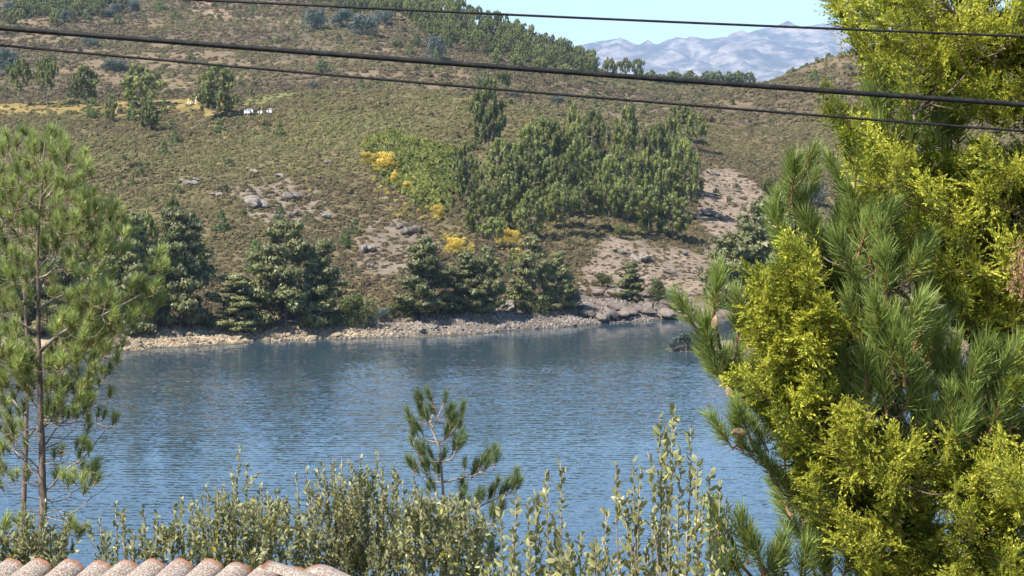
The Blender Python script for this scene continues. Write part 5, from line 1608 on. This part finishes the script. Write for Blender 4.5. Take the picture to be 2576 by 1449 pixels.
    for a, b, y, s in [(2098, 262, 8.9, 0.20), (2140, 372, 8.9, 0.22), (1908, 700, 8.75, 0.16), (2016, 640, 8.8, 0.2), (2345, 1175, 8.8, 0.2), (2560, 985, 8.9, 0.22), (2110, 20, 9.0, 0.25)]:
        spots.append((a, b, y, s))
    for a, b in sample_poly([(2380, 1100), (2700, 1080), (2700, 1260), (2400, 1260)], 26, rgd, 18):
        spots.append((a, b, rgd.uniform(8.6, 9.3), rgd.uniform(0.2, 0.28)))
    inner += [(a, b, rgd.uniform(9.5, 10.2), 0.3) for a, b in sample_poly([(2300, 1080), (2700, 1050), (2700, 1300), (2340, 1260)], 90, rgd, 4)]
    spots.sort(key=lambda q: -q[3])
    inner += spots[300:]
    spots = spots[:300]
    def dirn(a, b, p):
        o = nrm(np.array([p[0] - base[0], (p[1] - base[1]) * 0.7, 0]))
        return nrm(o * 0.55 + np.array([-0.10, -0.38, 0.55]) + rgd.normal(0, 0.30, 3))
    for a, b, y, s in spots:
        p = P(a, b, y)
        d = dirn(a, b, p)
        p = p - d * s * 0.55
        s2.twig(p, 0.004, 3, 0.1)
        place("foliage_spray", SP_[rgd.integers(0, 7)], frames(d[None], rgd)[0], p, s, root, base)
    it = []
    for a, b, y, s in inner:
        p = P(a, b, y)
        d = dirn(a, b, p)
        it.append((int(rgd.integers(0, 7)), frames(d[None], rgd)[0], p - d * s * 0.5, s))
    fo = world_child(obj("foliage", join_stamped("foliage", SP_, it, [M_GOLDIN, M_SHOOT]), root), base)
    fo["kind"] = "stuff"
    dm = spray_mesh("dead_spray", M_BROWNSPRAY, 950, 26, 14)
    for a, b, s, d in [(2566, 600, .17, (-.1, -.5, -.6)), (2562, 650, .17, (-.15, -.6, -.6)), (2572, 680, .15, (0, -.6, -.5))]:
        o = place("dead_spray", dm, frames(nrm(d)[None], rgd)[0], P(a, b, 8.75), s, root, base)
        o["label"] = "dry pinkish brown spray"
    world_child(obj("twigs", s2.mb.mesh("twigs", M_BARK, True), root), base)["kind"] = "stuff"
golden()

# ------------------------------------------------------------------ shrubs along the bottom
LEAF_V = np.array([(0, 0, 0), (0.17, 0.035, 0.28), (-0.17, 0.035, 0.28), (0, -0.01, 0.45), (0.155, 0.03, 0.66), (-0.155, 0.03, 0.66), (0, 0.02, 1.0)])
LEAF_T = np.array([(0, 1, 3), (0, 3, 2), (1, 4, 3), (2, 3, 5), (3, 4, 6), (3, 6, 5)])
BIG_V = LEAF_V * np.array([1.4, 1.6, 1.0])
LEAF_V = LEAF_V * np.array([1.3, 1.2, 1.0])
def leaf_single():
    mb = MB()
    mb.add(BIG_V, LEAF_T, np.array([.3, .45, .45, .4, .55, .55, .6]))
    return [mb.mesh("leaf", M_SHRUBBIG)]
LEAF1 = leaf_single()
rs = np.random.default_rng(53)
def shrub(label, Y, foot, tips, leaf, dens, twigs, mat, big=False, bare=0.35, yellow=0.04, spread=0.25, fill=None, group=None):
    """upright stems from one foot to tips seen in the view, leaves clasping upward along stems and twigs"""
    gx_ = P(foot, 1500, Y)[0]
    base = np.array([gx_, Y, float(np.interp(Y, *NEARY)) - 0.1])
    root = empty("shrub", base)
    tag(root, label, "shrub", group)
    sk = Skeleton()
    LP, LD, LS = [], [], []
    def leaves_on(c, s0, d_per_m, sc=1.0):
        ln = np.linalg.norm(np.diff(c, axis=0), axis=1).sum()
        n = max(2, int(ln * (1 - s0) * d_per_m))
        for f in s0 + (1 - s0) * (np.arange(n) + rs.random(n)) / n:
            i = min(int(f * (len(c) - 1)), len(c) - 2)
            q = c[i] + (c[i + 1] - c[i]) * (f * (len(c) - 1) - i)
            dd = nrm(c[i + 1] - c[i])
            rad = nrm(np.cross(dd, rs.normal(0, 1, 3)))
            LP.append(q); LD.append(dd * rs.uniform(0.5, 1.2) + rad * rs.uniform(0.35, 1.15) + rs.normal(0, 0.12, 3)); LS.append(leaf * sc * rs.uniform(0.5, 1.25) * (1 - 0.25 * f))
    for tip in tips:
        y = Y + rs.uniform(-spread, spread)
        T_ = P(tip[0], tip[1], y)
        f0 = base + np.array([rs.normal(0, 0.06) + 0.35 * (T_[0] - base[0]), rs.normal(0, 0.05), 0])
        mid = f0 + (T_ - f0) * 0.55 + np.array([rs.normal(0, 0.05) - 0.12 * (T_[0] - base[0]), rs.normal(0, 0.05), 0])
        c = sk.limb([f0, mid, T_], 0.009 if big else 0.008, 0.002, 5, 16, 0.004, rs)
        vis = np.linalg.norm(T_ - base)
        lf = (tip[2] * 0.42 if big else tip[2] * 0.6) if len(tip) > 2 else 0.32
        leaves_on(c, 1 - lf, dens * (1.5 if big else 1.1))
        for t in range(int(twigs * (0.6 + 0.8 * rs.random()))):
            f = rs.uniform(1 - lf * 1.15, 0.97)
            i = int(max(0.05, f) * (len(c) - 1))
            q = c[i]
            dd = nrm(c[min(i + 1, len(c) - 1)] - c[i - 1])
            rad = nrm(np.cross(dd, rs.normal(0, 1, 3)))
            L = rs.uniform(0.08, 0.24) * (1.0 if not big else 0.7)
            e = q + nrm(dd * 0.7 + rad * rs.uniform(0.4, 1.0) + np.array([0, 0, 0.25])) * L
            tc_ = curve([q, (q + e) / 2 + rad * 0.01, e], 5)
            sk.mb.add(*tube(tc_, np.linspace(0.0028, 0.0014, 5), 4))
            leaves_on(tc_, bare * 0.6, dens * 1.15)
    if fill:
        poly, n = fill
        for a, b in sample_poly(poly, n, rs, 3):
            q = P(a, b + 14, Y + rs.uniform(-spread, spread) * 1.3)
            dd = nrm(np.array([rs.normal(0, 0.35), rs.normal(-0.1, 0.3), 0.9]))
            tc_ = curve([q, q + dd * 0.06, q + dd * 0.13], 4)
            sk.mb.add(*tube(tc_, [0.0022, 0.002, 0.0016, 0.0012], 4))
            leaves_on(tc_, 0.0, dens)
    LP, LD, LS = np.array(LP), np.array(LD), np.array(LS)
    n = len(LP)
    M = frames(LD, rs)
    tone = np.clip(rs.normal(0.5, 0.17, n), 0.05, 0.8)
    tone = np.where(rs.random(n) < yellow, rs.uniform(0.88, 1.0, n), tone)
    mbf = MB()
    if big:
        order = np.argsort(-LP[:, 2])                     # the topmost leaves stand out singly
        for i in order[:300]:
            place("leaf", LEAF1[0], M[i], LP[i], LS[i], root, base)
        rest = order[300:]
        if len(rest): stamp(mbf, BIG_V, LEAF_T, M[rest], LP[rest], LS[rest], tone[rest], np.array([-.1, 0, 0, -.05, .05, .05, .1]))
    else:
        stamp(mbf, LEAF_V, LEAF_T, M, LP, LS, tone, np.array([-.1, 0, 0, -.05, .05, .05, .1]))
    if mbf.n:
        fo = world_child(obj("foliage", mbf.mesh("foliage", mat), root), base)
        fo["kind"] = "stuff"
    world_child(obj("stems", sk.mb.mesh("stems", M_TWIG, True), root), base)

GSH = "shrubs along the garden's edge"
def jit(tips, n, dx, dy):
    out = list(tips)
    for i in range(n):
        t = tips[rs.integers(0, len(tips))]
        out.append((t[0] + rs.normal(0, dx), t[1] + abs(rs.normal(0, dy)) + 12, 0.5))
    return out
shrub("yellow-green leafy shrub rising behind the roof's left end in front of the near pine", 13.6, 70, jit([(15, 1335), (40, 1300), (62, 1268), (85, 1290), (112, 1262), (130, 1320), (158, 1335), (165, 1300), (-40, 1300)], 12, 25, 30), 0.062, 85, 5, M_SHRUB, yellow=0.05, fill=([(-60, 1380), (0, 1350), (80, 1340), (170, 1380), (160, 1420), (-60, 1420)], 50), group=GSH)
shrub("loose yellowish shrub behind the roof tiles, left of the denser grey-green shrubs", 13.6, 390, jit([(250, 1302), (290, 1265), (308, 1290), (362, 1280), (395, 1288), (438, 1262), (456, 1256), (330, 1330), (262, 1350)], 8, 20, 25), 0.060, 75, 4, M_SHRUB, yellow=0.08, fill=([(350, 1360), (440, 1330), (450, 1415), (340, 1415)], 34), group=GSH)
shrub("dense grey-green shrub with one tall spire, behind the middle of the roof", 13.8, 600, jit([(478, 1262), (508, 1246), (520, 1220), (562, 1218), (575, 1240), (602, 1128, 0.62), (622, 1165, 0.5), (585, 1185), (655, 1218), (672, 1240), (698, 1230), (728, 1280), (640, 1250), (455, 1310), (760, 1300), (540, 1260)], 26, 26, 60), 0.049, 105, 6, M_SHRUB, yellow=0.05, fill=([(455, 1330), (560, 1270), (700, 1280), (790, 1330), (790, 1440), (450, 1440)], 190), group=GSH)
shrub("tall grey-green shrub with a wide top, right of the spire-topped shrub", 14.0, 870, jit([(745, 1195), (770, 1182), (800, 1178), (812, 1165), (838, 1150), (860, 1165), (882, 1160), (908, 1152), (925, 1175), (952, 1140), (965, 1180), (988, 1165), (1000, 1190), (780, 1215), (890, 1185)], 28, 22, 60), 0.049, 105, 6, M_SHRUB, yellow=0.03, fill=([(790, 1250), (840, 1220), (930, 1215), (985, 1260), (990, 1440), (800, 1440)], 130), group=GSH)
shrub("thick grey-green shrub around the young pine's foot", 13.7, 1100, jit([(985, 1250), (1012, 1216), (1042, 1202), (1060, 1235), (1098, 1238), (1130, 1232), (1152, 1240), (1175, 1255), (1195, 1262), (1218, 1300), (1030, 1240), (1230, 1340)], 26, 24, 60), 0.049, 105, 6, M_SHRUB, yellow=0.04, fill=([(990, 1300), (1060, 1260), (1150, 1270), (1220, 1330), (1190, 1440), (990, 1440)], 190), group=GSH)
shrub("low leafy shrub at the bottom under the young pine's lowest branch", 9.6, 1250, jit([(1210, 1432), (1230, 1420), (1255, 1412), (1290, 1436), (1330, 1425), (1370, 1440)], 6, 20, 10), 0.05, 90, 4, M_SHRUB, yellow=0.16, group=GSH)
GBG = "thin shrubs with large pale leaves"
shrub("thin large-leaved shrub with several pale shoots, left of three against the water", 8.4, 1350, [(1256, 1256, .42), (1300, 1240, .5), (1328, 1258, .4), (1352, 1262, .3), (1372, 1185, .5), (1410, 1162, .55), (1348, 1250, .45), (1290, 1330, .3), (1395, 1290, .35), (1330, 1340, .3), (1385, 1400, .3), (1310, 1420, .3), (1420, 1420, .25)], 0.051, 62, 1.4, M_SHRUBBIG, True, 0.2, 0.05, 0.15, group=GBG)
shrub("low large-leaved shrub between the two taller pale ones", 8.3, 1490, [(1430, 1352, .3), (1462, 1342, .35), (1500, 1370, .3), (1524, 1290, .42), (1445, 1400, .3), (1540, 1400, .3), (1480, 1410, .3)], 0.052, 66, 1.5, M_SHRUBBIG, True, 0.2, 0.08, 0.15, fill=([(1420, 1420), (1540, 1410), (1540, 1460), (1420, 1460)], 12), group=GBG)
shrub("bare-stemmed large-leaved shrub with three pale topknots", 8.3, 1620, [(1550, 1166, .16), (1592, 1164, .16), (1612, 1180, .22), (1578, 1245, .14), (1572, 1290, .2), (1602, 1310, .3), (1640, 1290, .25), (1585, 1340, .3), (1655, 1330, .3), (1668, 1268, .2), (1630, 1380, .3), (1600, 1400, .3), (1560, 1390, .3)], 0.052, 64, 1.3, M_SHRUBBIG, True, 0.2, 0.06, 0.15, group=GBG)
shrub("tallest large-leaved shrub, its pale leafy leader standing high over the water", 8.2, 1740, [(1658, 1048, .42), (1692, 1030, .5), (1675, 1080, .4), (1738, 1076, .42), (1712, 1130, .5), (1752, 1160, .34), (1786, 1188, .34), (1812, 1212, .34), (1828, 1262, .3), (1770, 1250, .4), (1730, 1290, .35), (1690, 1320, .3), (1798, 1320, .3), (1755, 1380, .3), (1640, 1180, .2)], 0.052, 64, 1.4, M_SHRUBBIG, True, 0.2, 0.05, 0.15, group=GBG)

# ------------------------------------------------------------------ house with the tiled roof
def tile_mat():
    m, nt, b = newmat("terracotta_lichen")
    tc = N(nt, "ShaderNodeTexCoord")
    oi = N(nt, "ShaderNodeObjectInfo")
    vec = N(nt, "ShaderNodeVectorMath", operation='ADD')
    nt.links.new(tc.outputs["Object"], vec.inputs[0])
    sc_ = N(nt, "ShaderNodeVectorMath", operation='SCALE')
    sc_.inputs[0].default_value = (7.3, 3.1, 5.7)
    nt.links.new(oi.outputs["Random"], sc_.inputs["Scale"])
    nt.links.new(sc_.outputs[0], vec.inputs[1])
    base_c = ramp(nt, noise(nt, 9, 5, 0.6, vec.outputs[0]), [(0.3, (0.16, 0.08, 0.058)), (0.5, (0.205, 0.125, 0.095)), (0.7, (0.18, 0.14, 0.118))])
    sep = N(nt, "ShaderNodeSeparateXYZ")
    nt.links.new(tc.outputs["Object"], sep.inputs[0])
    # lichen thins out towards the freshly broken upper edge
    edge = maprange(nt, sep.outputs[2], 0.0, 0.045, 0.0, 1.0)
    l1 = maprange(nt, noise(nt, 105, 4, 0.6, vec.outputs[0]), 0.49, 0.55, 0.0, 1.0)
    l2 = maprange(nt, noise(nt, 34, 5, 0.65, vec.outputs[0]), 0.47, 0.60, 0.0, 0.8)
    def mix(f, c, col_):
        n = N(nt, "ShaderNodeMix", data_type='RGBA')
        nt.links.new(f, n.inputs[0]); nt.links.new(c, n.inputs[6])
        n.inputs[7].default_value = (*col_, 1)
        return n.outputs[2]
    c = mix(math_n(nt, 'MULTIPLY', l2, edge), base_c, (0.19, 0.165, 0.14))
    c = mix(math_n(nt, 'MULTIPLY', l1, edge), c, (0.38, 0.345, 0.285))
    inv = math_n(nt, 'SUBTRACT', 1.0, edge)
    c = mix(math_n(nt, 'MULTIPLY', inv, 0.85), c, (0.27, 0.115, 0.06))
    nt.links.new(c, b.inputs["Base Color"])
    b.inputs["Roughness"].default_value = 0.92
    b.inputs["Specular IOR Level"].default_value = 0.15
    bp = N(nt, "ShaderNodeBump")
    bp.inputs["Strength"].default_value = 0.5
    bp.inputs["Distance"].default_value = 0.006
    nt.links.new(noise(nt, 60, 5, 0.7, vec.outputs[0]), bp.inputs["Height"])
    nt.links.new(bp.outputs[0], b.inputs["Normal"])
    return m
M_TILE = tile_mat()
def barrel(name, L=0.42, w0=0.205, w1=0.175, h=0.064, th=0.013, n=12, up=True, ragged=0.0, seed=0):
    """a half-round clay tile, its axis along +z from the upper end, arching along +y"""
    rng = np.random.default_rng(seed)
    V, T = [], []
    zs = np.linspace(0, 1, 6)
    for layer in (0, 1):
        for q in zs:
            w = (w0 + (w1 - w0) * (1 - q)) / 2
            for j in range(n + 1):
                a = math.pi * j / n
                r = 1 if layer == 0 else 1 - th / (w)
                e = ragged * rng.uniform(-1, 1) if q in (0.0,) else 0
                V.append((w * math.cos(a) * r, (h * math.sin(a) * r) * (1 if up else -1), q * L + e))
    k = n + 1
    for layer in (0, 1):
        o = layer * 6 * k
        for i in range(5):
            for j in range(n):
                a_, b_ = o + i * k + j, o + i * k + j + 1
                T += ([(a_, b_, b_ + k), (a_, b_ + k, a_ + k)] if layer == 0 else [(a_, b_ + k, b_), (a_, a_ + k, b_ + k)])
    o = 6 * k
    for i in (0, 5):
        for j in range(n):
            a_, b_ = i * k + j, i * k + j + 1
            T += [(a_, b_, b_ + o), (a_, b_ + o, a_ + o)]
    for j in (0, n):
        for i in range(5):
            a_, b_ = i * k + j, (i + 1) * k + j
            T += [(a_, b_, b_ + o), (a_, b_ + o, a_ + o)]
    return mesh_np(name, V, T, M_TILE, smooth=True)
def house():
    base = np.array([-2.6, 11.4, float(np.interp(11.4, *NEARY)) - 0.3])
    root = empty("house", base)
    tag(root, "low outbuilding under a lichen-spotted terracotta tile roof at the bottom left", "house")
    A_ = nrm([-0.40, -0.86, -0.29])                     # down the slope
    ridge = nrm([1.0, 0.0, -0.012])
    W_ = nrm(ridge - A_ * (ridge @ A_))
    Nn = np.cross(W_, A_)
    if Nn[2] < 0: Nn = -Nn
    W_ = np.cross(Nn, A_)
    M = np.stack([W_, Nn, A_], 1)
    Y = 12.5
    tl = [barrel("roof_tile", seed=s, ragged=0.006, w0=0.2 + 0.008 * s) for s in range(4)]
    ch = [barrel("channel_tile", up=False, h=0.05, seed=9)]
    xs0, ys0 = [-120, 0, 510, 570, 640, 730, 800], [1401, 1400, 1398, 1404, 1417, 1425, 1432]
    # roof deck under the tiles
    c0, c1 = P(-900, 1400, Y) - Nn * 0.10 + A_ * 0.02, P(800, 1428, Y) - Nn * 0.10 + A_ * 0.02
    dk = np.array([c0, c1, c1 + A_ * 2.0, c0 + A_ * 2.0])
    roof = obj("roof", mesh_np("roof", np.vstack([dk, dk - Nn * 0.06]), [(0, 1, 2, 3), (7, 6, 5, 4), (0, 4, 5, 1), (1, 5, 6, 2), (2, 6, 7, 3), (3, 7, 4, 0)], plain("roof_deck", (0.16, 0.10, 0.07), 0.9)), root)
    world_child(roof, base)
    pxs = [-905, -822, -740, -657, -574, -492, -410, -328, -246, -164, -82, -2, 68, 148, 220, 288, 354, 424, 498, 568, 638, 720, 790]
    def tile(me, p, M_, s=1.0):
        o = obj("roof_tile", me, roof)
        o.matrix_basis = Matrix.Translation([float(q) for q in p]) @ Matrix([[float(q) for q in r] for r in M_]).to_4x4() @ Matrix.Scale(s, 4)
        return o
    for k_, px in enumerate(pxs):
        top = np.interp(px, xs0, ys0) + rs.normal(0, 2.6)
        p = P(px + 36, top, Y) - Nn * 0.085 + np.array([0, 0, 0])
        for r in range(4):
            q = p + A_ * (0.37 * r) - Nn * 0.010 * r + W_ * rs.normal(0, 0.004)
            tw_ = rs.normal(0, 0.025, 2)
            Ad = nrm(A_ + W_ * tw_[0] + Nn * (tw_[1] * 0.5 - 0.02))
            Wd = nrm(W_ - Ad * (W_ @ Ad))
            tile(tl[rs.integers(0, 4)], q, np.stack([Wd, np.cross(Ad, Wd), Ad], 1))
            tile(ch[0], p + A_ * (0.37 * r + 0.03) + W_ * 0.10 - Nn * 0.01, M)
    # hip cap tiles at the right end, and a lifted broken tile
    a0, a1 = P(800, 1404, 12.15), P(905, 1456, 11.45)
    H_ = nrm(a1 - a0)
    for i in range(4):
        s_ = nrm(np.cross(H_, [0, 0, 1.0]))
        tile(tl[i % 4], a0 + H_ * 0.36 * i - np.array([0, 0, 0.14]), np.stack([s_, np.cross(H_, s_) * (1 if np.cross(H_, s_)[2] > 0 else -1), H_], 1) if np.cross(H_, s_)[2] > 0 else np.stack([-s_, -np.cross(H_, s_), H_], 1), 1.6)
    L_ = nrm([-0.35, -0.75, -0.55])
    s_ = nrm(np.cross(L_, [0, 0, 1.0])); u_ = np.cross(L_, s_)
    if u_[2] < 0: s_, u_ = -s_, -u_
    o = tile(tl[1], P(752, 1418, 12.2) - np.array([0, 0, 0.06]), np.stack([s_, u_, L_], 1), 0.95)
    L_ = nrm([0.85, -0.5, -0.16])
    s_ = nrm(np.cross(L_, [0, 0.3, 1.0])); u_ = np.cross(L_, s_)
    if u_[2] < 0: s_, u_ = -s_, -u_
    o = tile(tl[2], P(676, 1420, 11.9) - np.array([0, 0, 0.03]), np.stack([s_, u_, L_], 1), 0.9)
    o["label"] = "lifted broken tile"
    # rendered walls below
    wm = plain("rendered_wall", (0.62, 0.58, 0.50), 0.9)
    x0, x1, yb, yf, zt = c0[0] + 0.3, c1[0] - 0.25, 12.2, 11.0, 12.55
    v, f = box_v(x0, x1, yf, yb, base[2], zt)
    world_child(obj("wall", mesh_np("wall", v, f, wm), root), base)
house()

# ------------------------------------------------------------------ cables
m_cab, nt, b = newmat("cable_rubber")
b.inputs["Base Color"].default_value = (0.022, 0.020, 0.022, 1)
b.inputs["Roughness"].default_value = 0.6
b.inputs["Specular IOR Level"].default_value = 0.2
tc = N(nt, "ShaderNodeTexCoord")
n_ = noise(nt, 30, 5, 0.7, tc.outputs["Object"])
nt.links.new(ramp(nt, n_, [(0.45, (0.010, 0.010, 0.011)), (0.75, (0.035, 0.033, 0.032))]), b.inputs["Base Color"])
for pts, Y, dia, l in [([(493, 0), (859, 16.3), (1717, 56.9), (2576, 91.5)], 7.5, 0.0092, "thin black cable, uppermost of three, crossing the sky"),
                       ([(0, 70.7), (859, 138), (1717, 203.2), (2576, 263.2)], 7.7, 0.0205, "thick black cable, middle of the three crossing the view"),
                       ([(0, 114.4), (859, 189.8), (1717, 264.5), (2576, 329.7)], 7.6, 0.0098, "thin black cable, lowest of three, just under the thick one")]:
    q = np.polyfit([p[0] for p in pts], [p[1] for p in pts], 2)
    xs_ = np.linspace(-3200, 5600, 70)
    c = np.array([P(x_, np.polyval(q, x_), Y) for x_ in xs_])
    o = obj("power_cable", None)
    bpy.data.objects.remove(o)
    mb = MB()
    mb.add(*tube(c, dia / 2, 10))
    o = obj("power_cable", mb.mesh("power_cable", m_cab, True))
    tag(o, l, "cable", "cables strung across the view")
